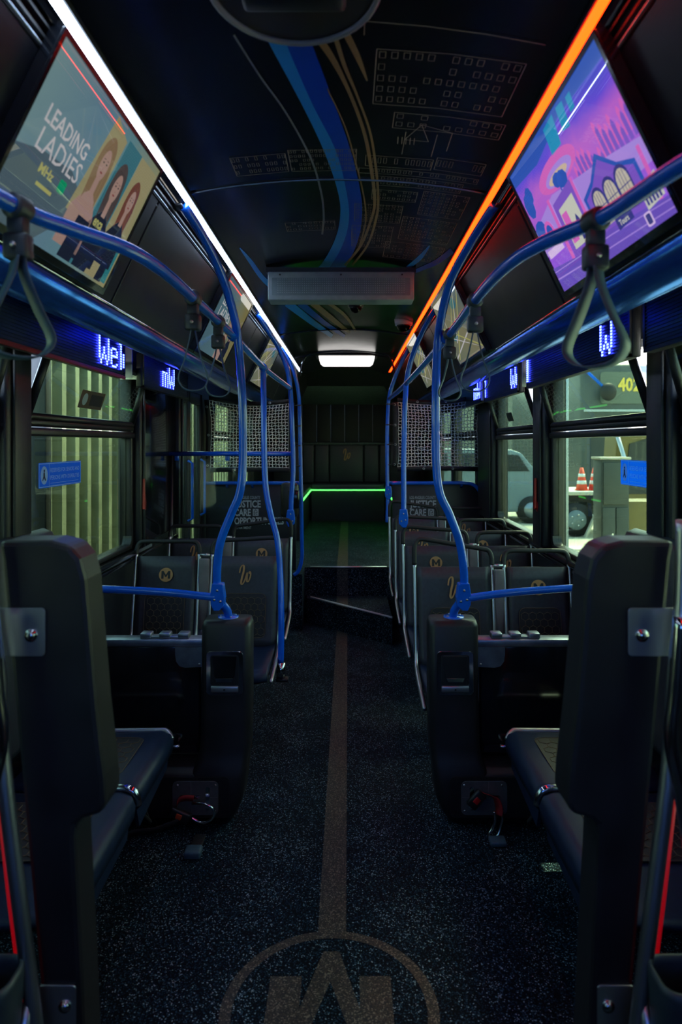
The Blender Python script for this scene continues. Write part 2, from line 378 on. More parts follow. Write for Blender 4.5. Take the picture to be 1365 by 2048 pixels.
tower(.09,2.12,.30,2.20,12,1); tower(.31,2.10,.46,2.19,8,1); tower(.07,2.22,.46,2.26,22,1); tower(.12,2.28,.42,2.36,14,2)
tower(.30,2.38,.46,2.62,8,8); tower(.12,2.40,.28,2.5,9,3); tower(.06,2.55,.24,2.75,8,7); tower(.25,2.66,.46,2.95,9,8); tower(.05,2.8,.22,3.1,8,8)
tower(-.33,2.10,-.16,2.24,12,3); tower(-.15,2.08,.06,2.24,16,5); tower(.20,3.0,.46,3.25,9,6)
tower(-.22,2.75,-.02,2.86,9,3)
for x in (.20,.29): seg(x,1.95,x,2.10)
seg(.20,2.0,.24,1.90);seg(.24,1.90,.27,2.0);seg(.27,2.0,.2,2.0);seg(.24,1.9,.33,1.93);seg(.33,1.93,.33,2.05)
for k in range(5): seg(.18+.012*k,1.985,.182+.012*k,2.03)
seg(.06,1.2,.45,1.22);seg(.07,1.45,.46,1.47);seg(.07,1.2,.07,1.5)
mb.build('skyline_print','city',ce,kind='stuff')
# ceiling joints
for yy,r in((2.32,.004),(5.35,.006),(6.75,.012)):
    MB().tube([(x*.5/10,yy,zc(x*.05)-.003) for x in range(-10,11)],r,6).build('ceiling_joint','alu' if r<.006 else 'piano',ce)
# round roof hatch rim
mb=MB(); cc=ceil_pt(588,-55); 
ht=thing('roof_hatch','dark round roof hatch with grey rim at top of the ceiling','hatch',(cc.x,cc.y,2.40))
mb.tube([(cc.x+.165*math.cos(a*math.pi/24),cc.y+.185*math.sin(a*math.pi/24),2.475) for a in range(48)],.007,8,closed=True); mb.build('rim','rib_w',ht)
mb=MB(); V=[(cc.x,cc.y,2.455)]+[(cc.x+.16*math.cos(a*math.pi/24),cc.y+.18*math.sin(a*math.pi/24),2.478) for a in range(48)]
mb.add(V,[[0,1+a,1+(a+1)%48] for a in range(48)],True).build('cover',mat('hatch_brown',(.03,.02,.018),.3),ht)
mb=MB().box((cc.x-.10,cc.y-.03,2.44),(cc.x+.10,cc.y+.03,2.47),.01).build('handle','black',ht)
for s in(-1,1): MB().box((cc.x+s*.14-.02,cc.y-.02,2.46),(cc.x+s*.14+.02,cc.y+.02,2.50),.004).build('hinge','black',ht)
# ---- coves on both sides
for s,nm in((-1,'left'),(1,'right')):
    ys=(-1.2,8.1)
    prof=[(.515,2.452),(.53,2.455),(.545,2.43)]
    tr=MB().sheet([[(s*a,y,z) for a,z in prof] for y in ys]).build('trim_%s'%nm,'black',solid=.006); struct(tr)
    # slotted air outlet
    mb=MB()
    for k in range(5):
        a=.545+.010*k; z=2.438-.016*k; mb.box((s*(a),ys[0],z-.004),(s*(a+.007),ys[1],z+.003))
    mb.build('air_slot','rubber',tr,kind='stuff')
    MB().sheet([[(s*.56,y,2.452),(s*.605,y,2.37)] for y in ys]).build('air_channel','rubber',tr,solid=.004)
    # hinged cove panels
    y=-1.15; L=[1.0,1.18,1.18,1.18,1.18,1.18,1.18,1.0]
    for k,l in enumerate(L):
        if y+l>8.15: l=8.1-y
        mb=MB().prism([(y+.006,2.385),(y+l-.006,2.385),(y+l-.006,2.045),(y+.006,2.045)],(0,0,0),(0,1,0),(0,0,1),(s,0,0),.018)
        pn=mb; pts=[]
        for q in pn.v: 
            t=(2.385-q[2])/.34; pts.append((q[0]+s*(.578+.162*t),q[1],q[2]))
        pn.v=pts; pn.build('cove_panel','cove',tr,bev=.003)
        y+=l
        if y>8: break
    MB().tube([(s*.574,ys[0],2.392),(s*.574,ys[1],2.392)],.0035,6).build('cove_edge','alu',tr)
    # rounded duct under the panels
    pr=catmull([(.738,2.050,0),(.742,2.015,0),(.775,1.985,0),(.83,1.985,0),(.89,2.01,0),(.935,2.055,0),(.955,2.12,0),(.96,2.30,0)],5)
    MB().sheet([[(s*p.x,y,p.y) for p in pr] for y in ys]).build('cove_duct','duct',tr,solid=.004)
    MB().tube([(s*.736,ys[0],2.048),(s*.736,ys[1],2.048)],.006,8).build('duct_bead','chrome',tr)
    MB().box((s*.96,ys[0],2.20),(s*1.22,ys[1],2.24)).build('header_panel','cream',tr)
    # wall trims: rail at 1.62-1.70, sill, seals
    mb=MB().box((s*1.17,-1.2,.965),(s*1.22,4.2 if s<0 else 5.9,1.0),.008); mb.box((s*1.185,-1.2,.93),(s*1.22,4.9 if s<0 else 5.9,.955),.006); mb.build('sill_trim','piano',tr)
# ---- windows
wn=0
def window(side,a,b,far=False):
    global wn; wn+=1; x=side*HW
    o=bpy.data.objects.new('window_%d'%wn,None); C.objects.link(o); o.location=(x,(a+b)/2,1.0); o['kind']='structure'
    fr=MB(); t=.035; xi=side*(HW-.018); xo=side*(HW+.05)
    fr.box((xi,a,1.0),(xo,a+t,2.02),.006); fr.box((xi,b-t,1.0),(xo,b,2.02),.006)
    fr.box((xi,a,1.0),(xo,b,1.025),.006); fr.box((side*(HW-.03),a,1.632),(xo,b,1.665),.008); fr.box((side*(HW-.022),a,1.672),(xo,b,1.70),.008)
    fr.box((xi,a,1.995),(xo,b,2.02),.006)
    # rounded lower corners
    for yy,d in((a+t,1),(b-t,-1)):
        n=6; pl=[(yy,1.025)]+[(yy+d*.05*(1-math.sin(k*math.pi/2/n)),1.025+.05*(1-math.cos(k*math.pi/2/n))) for k in range(n+1)]
        fr.prism(pl,(xi,0,0),(0,1,0),(0,0,1),(side,0,0),.05)
    fr.build('window_frame','black',o)
    MB().box((side*(HW+.012),a+t,1.02),(side*(HW+.018),b-t,1.635)).build('pane','glassw',o)
    # tilting transom, hinged low and leaning into the bus
    lean=.09 if not far else .0; zb,zt=1.70,1.985
    mb=MB()
    def tp_(y,z): k=(z-zb)/(zt-zb); return Vector((side*(HW-.012-lean*k),y,z))
    c=[tp_(a+.03,zb+.008),tp_(b-.03,zb+.008),tp_(b-.03,zt),tp_(a+.03,zt)]
    if lean: c[2].y-=.015; c[3].y+=.015
    for i in range(4): mb.tube([c[i],c[(i+1)%4]],.017,10)
    mb.build('transom_frame','black',o)
    MB().add(c,[[0,1,2,3]]).build('transom_pane','glassw',o,solid=.004)
    return o
wl=[window(-1,*w,far=(w[0]>5)) for w in WY]; wr=[window(1,*w,far=(w[0]>5)) for w in WYR]
# rear door on the left
a,b=DOOR; d=bpy.data.objects.new('door_1',None); C.objects.link(d); d.location=(-1.25,(a+b)/2,0); d['kind']='structure'
for y0,y1 in((a,(a+b)/2-.004),((a+b)/2+.004,b)):
    mb=MB(); x0,x1=-1.27,-1.225; mb.box((x0,y0,.0),(x1,y0+.05,2.02),.006); mb.box((x0,y1-.05,0),(x1,y1,2.02),.006); mb.box((x0,y0,0),(x1,y1,.12),.006); mb.box((x0,y0,1.93),(x1,y1,2.02),.006)
    f=mb.build('door_leaf','black',d); MB().box((-1.25,y0+.05,.12),(-1.245,y1-.05,1.93)).build('door_pane','glassw',f)
    MB().tube([(-1.215,y1-.08,1.0),(-1.18,y1-.08,1.02),(-1.18,y1-.08,1.45),(-1.215,y1-.08,1.47)],.011,8).build('door_handle','blue',f)
struct(MB().box((-1.22,4.02,1.0),(-1.195,4.92,2.0),.01).build('trim_3','piano'))
# pillars
for i,(s,y0,y1) in enumerate(((-1,2.40,2.585),(1,2.40,2.585),(1,3.945,4.155),(-1,3.945,4.02),(1,5.37,5.9),(-1,4.86,4.95))):
    mb=MB().box((s*1.165,y0,1.0),(s*1.22,y1,2.02),.012); mb.box((s*1.15,y0+.03,1.0),(s*1.166,y1-.03,2.0),.005); struct(mb.build('trim_%d'%(4+i),'wall'))
# ---- rear saloon
pf=MB(); pf.box((-1.22,5.86,0),(-.36,10.7,.48)); pf.box((.40,6.2,0),(1.22,10.7,.48)); rp=pf.build('rear_platform','floor',fl)
# trapezoid fairing and rear soffit
def quad(a,b,c,d,name,m,par,th=.01): return MB().add([a,b,c,d],[[0,1,2,3]]).build(name,m,par,solid=th)
rb=bpy.data.objects.new('trim_30',None); C.objects.link(rb); rb.location=(0,10.3,1.6); rb['kind']='structure'
quad((-.46,8.0,2.50),(.46,8.0,2.50),(.52,9.2,2.385),(-.52,9.2,2.385),'fairing_panel','black',rb)
quad((-.52,9.2,2.385),(.52,9.2,2.385),(.72,10.4,2.205),(-.72,10.4,2.205),'soffit_panel','fleck',rb)
quad((-.46,8.0,2.50),(-.52,9.2,2.385),(-.9,9.2,2.2),(-.72,8.0,2.40),'side_fairing','black',rb)
quad((.46,8.0,2.50),(.52,9.2,2.385),(.9,9.2,2.2),(.72,8.0,2.40),'side_fairing','black',rb)
quad((-.52,9.2,2.385),(-.72,10.4,2.205),(-1.22,10.4,2.0),(-1.22,9.2,2.1),'side_fairing','black',rb)
quad((.52,9.2,2.385),(.72,10.4,2.205),(1.22,10.4,2.0),(1.22,9.2,2.1),'side_fairing','black',rb)
xs=[-1.2,-.9,-.665]+[CX+(u-697)*10.4/F for u in (634,662,690,718,746)]+[.62,.9,1.2]
for i in range(len(xs)-1):
    MB().box((xs[i]+.004,10.40,1.55),(xs[i+1]-.004,10.44,2.22),.006).build('rib_panel','rubber',rb)
MB().box((-1.2,10.44,1.5),(1.2,10.48,2.25)).build('rib_backing','alu',rb)
# ================================================================ REAR LOUNGE
bx=thing('rear_bench','wide black rear bench with gold script emblem and green light under its edge','bench',(0.03,9.9,.48))
MB().box((-.50,9.92,.48),(.56,10.0,.93)).build('bench_front','black',bx)
MB().box((-.50,9.86,.95),(.56,10.36,1.02),.012).build('seat','seatc',bx)
xs=[-1.1,-.66]+[CX+(u-697)*10.3/F for u in (629,659,728,759)]+[.66,1.1]
for i in range(len(xs)-1):
    MB().box((xs[i]+.003,10.30,1.02),(xs[i+1]-.003,10.39,1.595),.02).build('backrest_panel','seatc',bx)
MB().tube([(-1.1,10.33,1.605),(1.1,10.33,1.605)],.022,10).build('backrest_roll','fleck',bx)
gl=MB().box((-.50,9.855,.925),(.56,9.87,.942)).build('light_strip','led_green',bx)
MB().box((-.52,9.84,.943),(.58,9.9,.955)).build('edge_lip','alu',bx)
def wlogo(O,eu,ev,n,h,name,parent,m='gold'):
    k=[(-.02,.60),(.05,.86),(.20,1.0),(.30,.93),(.28,.66),(.17,.34),(.12,.08),(.20,.0),(.34,.14),(.47,.40),(.55,.60),(.53,.34),(.56,.16),(.66,.16),(.78,.36),(.82,.56),(.76,.66),(.70,.56)]
    pts=catmull([(a,b,0) for a,b in k],5); mb=MB(); O,eu,ev,n=map(Vector,(O,eu,ev,n)); L=[];R=[]
    for i,p in enumerate(pts):
        d=(pts[min(i+1,len(pts)-1)]-pts[max(i-1,0)]).normalized(); w=.028+.045*abs(d.y)**1.5*(1 if d.y<0 else .5)
        nn=Vector((-d.y,d.x,0))*w
        for A,q in((L,p+nn),(R,p-nn)): A.append(O+eu*((q.x-.4)*h*.72)+ev*((q.y-.5)*h)+n*.0015)
    return mb.sheet([L,R],smooth=False).build(name,m,parent)
wlogo((CX-3*10.3/F,10.298,1.44),(1,0,0),(0,0,1),(0,-1,0),.17,'script_emblem',bx)
for s,x,wdt,txt in((-1,-.50,.5,'long side bench left of the rear aisle with green light under its edge'),(1,.56,.5,'long side bench right of the rear aisle with green light under its edge')):
    t=thing('side_bench',txt,'bench',(x+s*.3,9.0,.48))
    MB().box((x+s*.03,7.9,.48),(x+s*.60,9.84,.93)).build('bench_front','black',t)
    MB().box((x,7.9,.955),(x+s*.62,9.83,1.02),.012).build('seat','seatc',t)
    MB().box((x-s*.004,7.95,.925),(x+s*.012,9.84,.942)).build('light_strip','led_green',t)
# ================================================================ LIGHT STRIPS
for s,m,lab in((-1,'led_white','glowing white light strip along the left edge of the ceiling'),(1,'led_red','glowing orange red light strip along the right edge of the ceiling')):
    t=thing('light_strip',lab,'light strip',(s*.52,3.5,2.44))
    pts=[(s*.5105,-.9),(s*.5265,-.9)]
    MB().box((s*.508,-.9,2.436),(s*.529,7.95,2.449)).build('diffuser',m,t)
    MB().box((s*.503,-.9,2.440),(s*.508,7.95,2.456)).build('rail','black',t); MB().box((s*.529,-.9,2.436),(s*.534,7.95,2.456)).build('rail','black',t)
# rear ceiling lamp
t=thing('ceiling_lamp','bright white ceiling lamp over the rear aisle','lamp',(0.0,6.9,2.45))
MB().box((-.29,6.72,2.475),(.33,7.08,2.495),.004).build('base_plate','black',t)
MB().prism([(-.26,0),(-.25,-.055),(-.22,-.078),(.26,-.078),(.29,-.055),(.30,0)],(0,6.76,2.475),(1,0,0),(0,0,1),(0,1,0),.28).build('diffuser','lamp',t,bev=.006)
# arch frame
mb=MB().tube(catmull([P(600,752,6.6),P(607,722,6.6),P(622,708,6.6),P(660,703,6.6),P(697,702,6.6),P(740,703,6.6),P(775,710,6.6),P(785,725,6.6),P(790,752,6.6)],5),.010,8); o=mb.build('ceiling_arch','piano'); put(o,ce)
# ================================================================ HANGING SIGN
t=thing('destination_sign','grey box sign hanging across the ceiling over the aisle','sign',(0,3.4,2.35))
a=P(536,600,3.35); b=P(829,547,3.35)
MB().box((a.x,3.35,a.z),(b.x,3.47,b.z+.01),.006).build('housing',mat('sign_housing_grey',(.24,.30,.33),.5,0,.1,30,.2,400),t)
MB().prism([(a.x+.02,a.z+.022),(b.x-.02,a.z+.022),(b.x-.02,b.z-.022),(a.x+.02,b.z-.022)],(0,3.349,0),(1,0,0),(0,0,1),(0,-1,0),.002).build('display_window',mat('sign_display_grey',(.15,.21,.235),.35,0,.1,30),t)
mb=MB()
for i in range(58):
    for j in range(7): 
        q=(a.x+.05+i*(b.x-a.x-.10)/57,3.346,a.z+.036+j*.011); mb.box((q[0]-.0018,3.3445,q[2]-.0018),(q[0]+.0018,3.3462,q[2]+.0018))
mb.build('led_dots',mat('unlit_dots',(.36,.44,.48),.5),t,kind='stuff')
for x in (a.x+.06,(a.x+b.x)/2,b.x-.06): MB().cyl((x,3.352,b.z-.006),(x,3.344,b.z-.006),.004,10).build('screw','black',t)
MB().box((a.x-.01,3.36,b.z+.008),(b.x+.01,3.46,2.47)).build('mounting_bracket','black',t)
# cameras
def dome(u,v,name,lab,r,collar):
    c=ceil_pt(u,v,0); t=thing(name,lab,'camera',(c.x,c.y,c.z-.02))
    MB().cyl((c.x,c.y,c.z+.01),(c.x,c.y,c.z-.03),r*1.15,24,r*1.05).build('collar',collar,t)
    mb=MB(); mb.sph((c.x,c.y,c.z-.03),r*.85,n=20,m=12); mb.build('dome','glassd',t); MB().sph((c.x,c.y-r*.15,c.z-.035),r*.35,n=12,m=8).build('lens','chrome',t)
dome(808,642,'dome_camera','small white dome camera on the ceiling by the red light strip',.058,'white')
dome(712,605,'dome_camera','small black dome camera on the ceiling just behind the hanging sign',.045,'black')
# ================================================================ SCREENS
def frame_of(s,y0,y1,lift=0.0):
    """origin at the lower corner that reads as left, eu reading direction, ev up"""
    top=Vector((s*.525,0,2.426)); bot=Vector((s*.708,0,2.050)); ev=(top-bot); h=ev.length; ev/=h
    eu=Vector((0,1,0)) if s<0 else Vector((0,-1,0)); n=eu.cross(ev).normalized()
    O=Vector((bot.x,y0 if s<0 else y1,bot.z)); return O,eu,ev,n,y1-y0,h
def grad_mat(name,stops,strength,ang=(1,0,0),noise=.25,rough=.02,nscale=6,off=0.0):
    m,t,p=nodes(name); tc=t.nodes.new('ShaderNodeTexCoord'); uv=t.nodes.new('ShaderNodeVectorMath'); uv.operation='DOT_PRODUCT'; uv.inputs[1].default_value=ang
    t.links.new(tc.outputs['UV'],uv.inputs[0]); n=t.nodes.new('ShaderNodeTexNoise'); n.inputs['Scale'].default_value=nscale; n.inputs['Detail'].default_value=4
    t.links.new(tc.outputs['UV'],n.inputs[0]); mm=t.nodes.new('ShaderNodeMath'); mm.operation='MULTIPLY_ADD'; mm.inputs[1].default_value=noise; t.links.new(n.outputs[0],mm.inputs[0])
    t.links.new(uv.outputs['Value'],mm.inputs[2]); r=t.nodes.new('ShaderNodeValToRGB'); t.links.new(mm.outputs[0],r.inputs[0]); e=r.color_ramp.elements
    e[0].position=stops[0][0]; e[0].color=(*stops[0][1],1); e[1].position=stops[-1][0]; e[1].color=(*stops[-1][1],1)
    for q,c in stops[1:-1]: x=e.new(q); x.color=(*c,1)
    t.links.new(r.outputs[0],p.inputs['Emission Color']); p.inputs['Emission Strength'].default_value=strength
    p.inputs['Base Color'].default_value=(.01,.01,.012,1); p.inputs['Roughness'].default_value=rough; return m
def uvquad(O,eu,ev,n,w,h,lift,name,m,parent,nu=1):
    me=bpy.data.meshes.new(name); V=[O+n*lift,O+eu*w+n*lift,O+eu*w+ev*h+n*lift,O+ev*h+n*lift]; me.from_pydata([tuple(v) for v in V],[],[[0,1,2,3]])
    ul=me.uv_layers.new(name='UV'); 
    for i,c in enumerate(((0,0),(1,0),(1,1),(0,1))): ul.data[i].uv=c
    me.materials.append(m); o=bpy.data.objects.new(name,me); C.objects.link(o); put(o,parent); return o
def es(name,col,s=.5): 
    m=emat(name,col,s); m.node_tree.nodes['Principled BSDF'].inputs['Roughness'].default_value=.02; return m
def screen(s,y0,y1,lab,bezel=.012,name='wall_screen',cat='screen'):
    O,eu,ev,n,w,h=frame_of(s,y0,y1); t=thing(name,lab,cat,tuple(O+eu*w/2))
    mb=MB().prism([(-.0,-.0),(w,0),(w,h),(0,h)],O,eu,ev,-n,.028); mb.build('casing','piano',t,bev=.003)
    mb=MB(); b=bezel
    for q in ([(0,0),(w,0),(w,b*1.6),(0,b*1.6)],[(0,h-b),(w,h-b),(w,h),(0,h)],[(0,b*1.6),(b,b*1.6),(b,h-b),(0,h-b)],[(w-b,b*1.6),(w,b*1.6),(w,h-b),(w-b,h-b)]): mb.prism(q,O,eu,ev,n,.004)
    mb.build('bezel','piano',t)
    O2=O+eu*b+ev*b*1.6; return t,O2,eu,ev,n,w-2*b,h-2.6*b
def fl2(polys,fr,name,m,lift,kind=None):
    t,O,eu,ev,n,w,h=fr; mb=MB()
    for pl in polys: mb.add([O+eu*(p[0]*w)+ev*(p[1]*h)+n*lift for p in pl],[list(range(len(pl)))])
    o=mb.build(name,m,t); return o
# --- left large screen
fr=screen(-1,1.348,2.055,'large left screen showing a leading ladies advert with three women'); t,O,eu,ev,n,w,h=fr
uvquad(O,eu,ev,n,w,h,.0005,'picture',grad_mat('ad_backdrop',[(.0,(.24,.40,.42)),(.35,(.16,.30,.40)),(.6,(.16,.34,.38)),(.8,(.30,.36,.26)),(1.0,(.42,.38,.16))],.50,(.9,-.08,0),.15),t)
cols=[('p_teal',(.05,.22,.28),.5),('p_yel',(.42,.38,.20),.5),('p_teal2',(.03,.25,.28),.5),('p_skin',(.50,.32,.27),.5),('p_hair1',(.30,.20,.11),.5),('p_hair2',(.09,.07,.07),.5),('p_hair3',(.20,.07,.05),.5),('p_navy',(.012,.02,.045),.5),('p_lt',(.62,.60,.62),.6),('p_yel2',(.55,.55,.18),.5),('p_green',(.0,.33,.14),.6),('p_lip',(.30,.07,.07),.5),('p_slate',(.10,.16,.20),.5)]
for a_,b_,c_ in cols: M[a_]=es(a_,b_,c_)
# tall columns behind the women
fl2([[(.42,.30),(.60,.30),(.62,.92),(.48,.99)]],fr,'picture_block','p_yel',.001)
fl2([[(.60,.02),(.76,.02),(.785,.95),(.635,.95)]],fr,'picture_block','p_teal',.001)
fl2([[(.76,.02),(.985,.02),(.985,.80),(.985,.95),(.79,.95)]],fr,'picture_block','p_yel',.0011)
fl2([[(.87,.03),(.985,.03),(.985,.36),(.92,.42),(.87,.30)]],fr,'picture_block','p_teal2',.0012)
fl2([[(.0,.0),(.30,.0),(.42,.18),(.50,.40),(.36,.50),(.15,.47),(.0,.40)]],fr,'picture_block','p_slate',.0008)
def woman(x,y,sc,hair,i):
    a=h/w
    def T(pl): return [(x+p[0]*sc*a,y+p[1]*sc) for p in pl]
    e=lambda cx,cy,rx,ry,n=20:[(cx+rx*math.cos(2*math.pi*k/n),cy+ry*math.sin(2*math.pi*k/n)) for k in range(n)]
    hp=catmull([(-.16,-.40,0),(-.21,-.1,0),(-.17,.22,0),(-.02,.36,0),(.15,.24,0),(.20,-.05,0),(.17,-.42,0)],5)
    fl2([T([(p.x,p.y) for p in hp])],fr,'portrait_hair',hair,.0016)
    fl2([T([(-.34,-1.1),(-.33,-.62),(-.20,-.46),(-.07,-.36),(.07,-.36),(.20,-.46),(.33,-.62),(.34,-1.1)])],fr,'portrait_shoulders','p_skin' if i==0 else ('p_navy'),.0019)
    fl2([T([(-.06,-.42),(.06,-.42),(.055,-.15),(-.055,-.15)])],fr,'portrait_neck','p_skin',.0021)
    fl2([T(e(.0,.0,.115,.20))],fr,'portrait_face','p_skin',.0022)
    fl2([T(e(-.045,.03,.022,.012,10)),T(e(.045,.03,.022,.012,10)),T([(-.07,.065),(-.02,.075),(-.02,.082),(-.07,.075)]),T([(.07,.065),(.02,.075),(.02,.082),(.07,.075)])],fr,'portrait_eyes','p_hair2',.0025)
    fl2([T(e(0,-.09,.035,.013,12)),T([(-.008,-.045),(.012,-.045),(.004,-.03)])],fr,'portrait_mouth','p_lip',.0025)
    fl2([T([(-.13,.02),(-.135,-.35),(-.19,-.5),(-.22,-.1),(-.17,.2),(-.02,.33),(-.1,.17)]),T([(.13,.02),(.13,-.35),(.19,-.5),(.21,-.1),(.15,.2),(-.02,.33),(.08,.17)])],fr,'portrait_hair',hair,.0026)
woman(.535,.68,.54,'p_hair1',0); woman(.70,.63,.52,'p_hair2',1); woman(.87,.64,.46,'p_hair3',2)
for e_ in ([(.50,.02),(.61,.02),(.625,.32),(.52,.32)],[(.63,.02),(.76,.02),(.775,.29),(.645,.29)],[(.86,.02),(.93,.02),(.93,.2),(.87,.2)]): fl2([e_],fr,'picture_block','p_navy',.0029)
mb=MB(); text_into(mb,'LEADING',1,O+eu*w*.085+ev*h*.60,eu,ev,n,width=w*.31,height=h*.10,lift=.0015,bold=.012)
text_into(mb,'LADIES',1,O+eu*w*.10+ev*h*.45,eu,ev,n,width=w*.31,height=h*.125,lift=.0015)
mb.build('advert_lettering','p_lt',t)
mb=MB(); text_into(mb,'MHz',1,O+eu*w*.17+ev*h*.36,eu,ev,n,width=w*.10,height=h*.055,lift=.0015,bold=.03)
mb.build('advert_lettering','p_yel2',t); mb=MB()
for k,(x,y,l) in enumerate(((.19,.29,.11),)): mb.prism([(x*w,y*h),((x+l)*w,y*h),((x+l)*w,(y+.022)*h),(x*w,(y+.022)*h)],O,eu,ev,n,.0012)
mb.build('advert_underline','p_yel2',t); mb=MB()
text_into(mb,'enca',1,O+eu*w*.645+ev*h*.33,eu,ev,n,width=w*.085,height=h*.05,lift=.0033,bold=.03)
mb.build('advert_lettering','p_yel2',t)
fl2([[(p[0]*1.0,p[1]) for p in rrect(.315,.34,.365,.42,.012)]],fr,'advert_badge','p_green',.0014)
# --- right large screen
fr=screen(1,1.357,2.10,'large right screen showing a purple city street picture'); t,O,eu,ev,n,w,h=fr
uvquad(O,eu,ev,n,w,h,.0005,'picture',grad_mat('purple_sky',[(.0,(.10,.05,.50)),(.25,(.30,.10,.75)),(.5,(.36,.12,.70)),(.72,(.50,.13,.62)),(.85,(.14,.08,.70)),(1.0,(.03,.10,.55))],.85,(.05,.85,0),.22,nscale=4),t)
for a_,b_,c_ in [('q_glow',(.95,.72,.55),.55),('q_pink',(.75,.15,.60),.75),('q_blue',(.03,.10,.50),.8),('q_teal',(.02,.30,.55),.8),('q_vio',(.22,.10,.60),.8),('q_deep',(.05,.05,.28),.7),('q_win',(.75,.68,.55),.6),('q_lil',(.45,.28,.85),.75),('q_road',(.16,.09,.55),.8),('q_lt',(.75,.55,.90),.8),('q_cream',(.70,.72,.62),.7)]: M[a_]=es(a_,b_,c_)
fl2([[(.0,.90),(.30,.86),(.62,.93),(1,.90),(1,1),(0,1)]],fr,'picture_block','q_blue',.0008)
for e_ in ([(.45,.80),(.55,.80),(.58,.98),(.47,.97)],[(.60,.84),(.66,.82),(.68,.97),(.62,.98)],[(.70,.87),(.74,.87),(.75,.96),(.71,.96)]): fl2([e_],fr,'picture_block','q_teal',.0009)
def ell(cx,cy,rx,ry,n=24): return [(cx+rx*math.cos(2*math.pi*k/n),cy+ry*math.sin(2*math.pi*k/n)) for k in range(n)]
fl2([ell(.42,.71,.20,.10)],fr,'picture_block','q_pink',.0009); fl2([ell(.43,.69,.14,.06)],fr,'picture_block','q_lil',.001); fl2([ell(.42,.68,.10,.035)],fr,'picture_block','q_glow',.0011)
# far skyline
sk=[]; rn=random.Random(3)
for i in range(14):
    x=.55+i*.032; hh=.58+rn.random()*.10+.05*math.sin(i); sk.append([(x,.5),(x+.022,.5),(x+.022,hh),(x+.011,hh+.03),(x,hh)])
fl2(sk,fr,'picture_skyline','q_pink',.0012); fl2([[(p[0]+.01,p[1]-.04) for p in q] for q in sk],fr,'picture_skyline','q_vio',.0013)
fl2([[(.0,.52),(.30,.62),(.55,.56),(.80,.50),(1,.44),(1,.30),(0,.30)]],fr,'picture_block','q_lil',.0014)
# hall with arched windows
fl2([[(.52,.10),(.52,.42),(.62,.47),(.72,.58),(.82,.44),(.92,.38),(.92,.10)]],fr,'picture_building','q_blue',.0018)
fl2([[(.54,.10),(.54,.40),(.62,.44),(.72,.54),(.81,.42),(.90,.36),(.90,.10)]],fr,'picture_building','q_vio',.0020)
for cx in (.62,.715,.81):
    ar=[(cx-.040,.18),(cx+.040,.18)]+[(cx+.040*math.cos(math.pi*k/8),.33+.075*math.sin(math.pi*k/8)) for k in range(9)]
    fl2([[(cx+(p[0]-cx)*1.22,.18+(p[1]-.18)*1.10) for p in ar]],fr,'picture_arch','q_deep',.0022); fl2([ar],fr,'picture_arch','q_win',.0024)
    fl2([[(cx-.001+d,.18),(cx+.002+d,.18),(cx+.002+d,.39),(cx-.001+d,.39)] for d in(-.018,.0,.018)]+[[(cx-.04,z),(cx+.04,z),(cx+.04,z+.006),(cx-.04,z+.006)] for z in(.24,.30)],fr,'picture_mullion','q_deep',.0026)
# tower and poster on the left of the hall
fl2([[(.25,.12),(.27,.56),(.50,.60),(.50,.12)]],fr,'picture_building','q_vio',.0019)
for e_ in ([(.475,.14),(.49,.60),(.51,.60),(.50,.14)],[(.22,.10),(.235,.62),(.26,.62),(.25,.10)],[(.94,.08),(.95,.42),(.97,.42),(.965,.08)]): fl2([e_],fr,'picture_pillar','q_pink',.0026)
fl2([[(.29,.20),(.30,.50),(.46,.52),(.46,.20)]],fr,'picture_poster','q_cream',.0023); fl2([[(.30,.24),(.305,.46),(.36,.46),(.36,.24)]],fr,'picture_poster','q_pink',.0025)
fl2([[(.39,.22),(.40,.36),(.415,.40),(.43,.36),(.44,.22)],[(.45,.2),(.44,.3),(.455,.3)]],fr,'picture_figure','q_deep',.0025)
for e_ in (ell(.40,.66,.045,.05,9),ell(.44,.64,.05,.06,8),ell(.06,.70,.05,.10,9),ell(.10,.76,.04,.07,8),ell(.06,.50,.06,.07,9)): fl2([e_],fr,'picture_tree','q_blue',.0016)
fl2([[(.395,.5),(.405,.5),(.405,.64),(.395,.64)]],fr,'picture_tree','q_blue',.0016)
fl2([ell(.14,.42,.05,.10,14)],fr,'picture_sign','q_pink',.0024); fl2([ell(.14,.43,.032,.06,14)],fr,'picture_sign','q_blue',.0026)
fl2([[(.02,.27+.0*k),(.2,.27),(.2,.33),(.02,.33)] for k in range(1)],fr,'picture_poster','q_lt',.0025)
# road
fl2([[(0,.0),(1,.0),(1,.10),(.60,.16),(.30,.15),(0,.20)]],fr,'picture_road','q_road',.0028)
fl2([[(0,.10),(.5,.06),(1,.03),(1,.036),(.5,.068),(0,.112)],[(0,.16),(.6,.12),(1,.075),(1,.08),(.6,.127),(0,.168)]],fr,'picture_road_line','q_lil',.0030)
fl2([rrect(.83,.02,.875,.10,.01)],fr,'picture_sign','q_lt',.0032); fl2([rrect(.838,.03,.867,.09,.008)],fr,'picture_sign','q_deep',.0034)
fl2([[(.87,.10),(.985,.12),(.985,.26),(.87,.22)]],fr,'picture_poster','q_cream',.0032)
fl2([[(.88+.02*k,.12),(.892+.02*k,.12),(.892+.02*k,.18),(.886+.02*k,.20),(.88+.02*k,.18)] for k in range(5)],fr,'picture_figure','q_deep',.0035)
fl2([[(.66,.11),(.78,.12),(.78,.19),(.66,.18)]],fr,'picture_sign','q_deep',.0032)
mb=MB(); text_into(mb,'Tours',1,O+eu*w*.68+ev*h*.13,eu,ev,n,width=w*.07,height=h*.035,lift=.0037,bold=.02); mb.build('picture_lettering','q_cream',t)
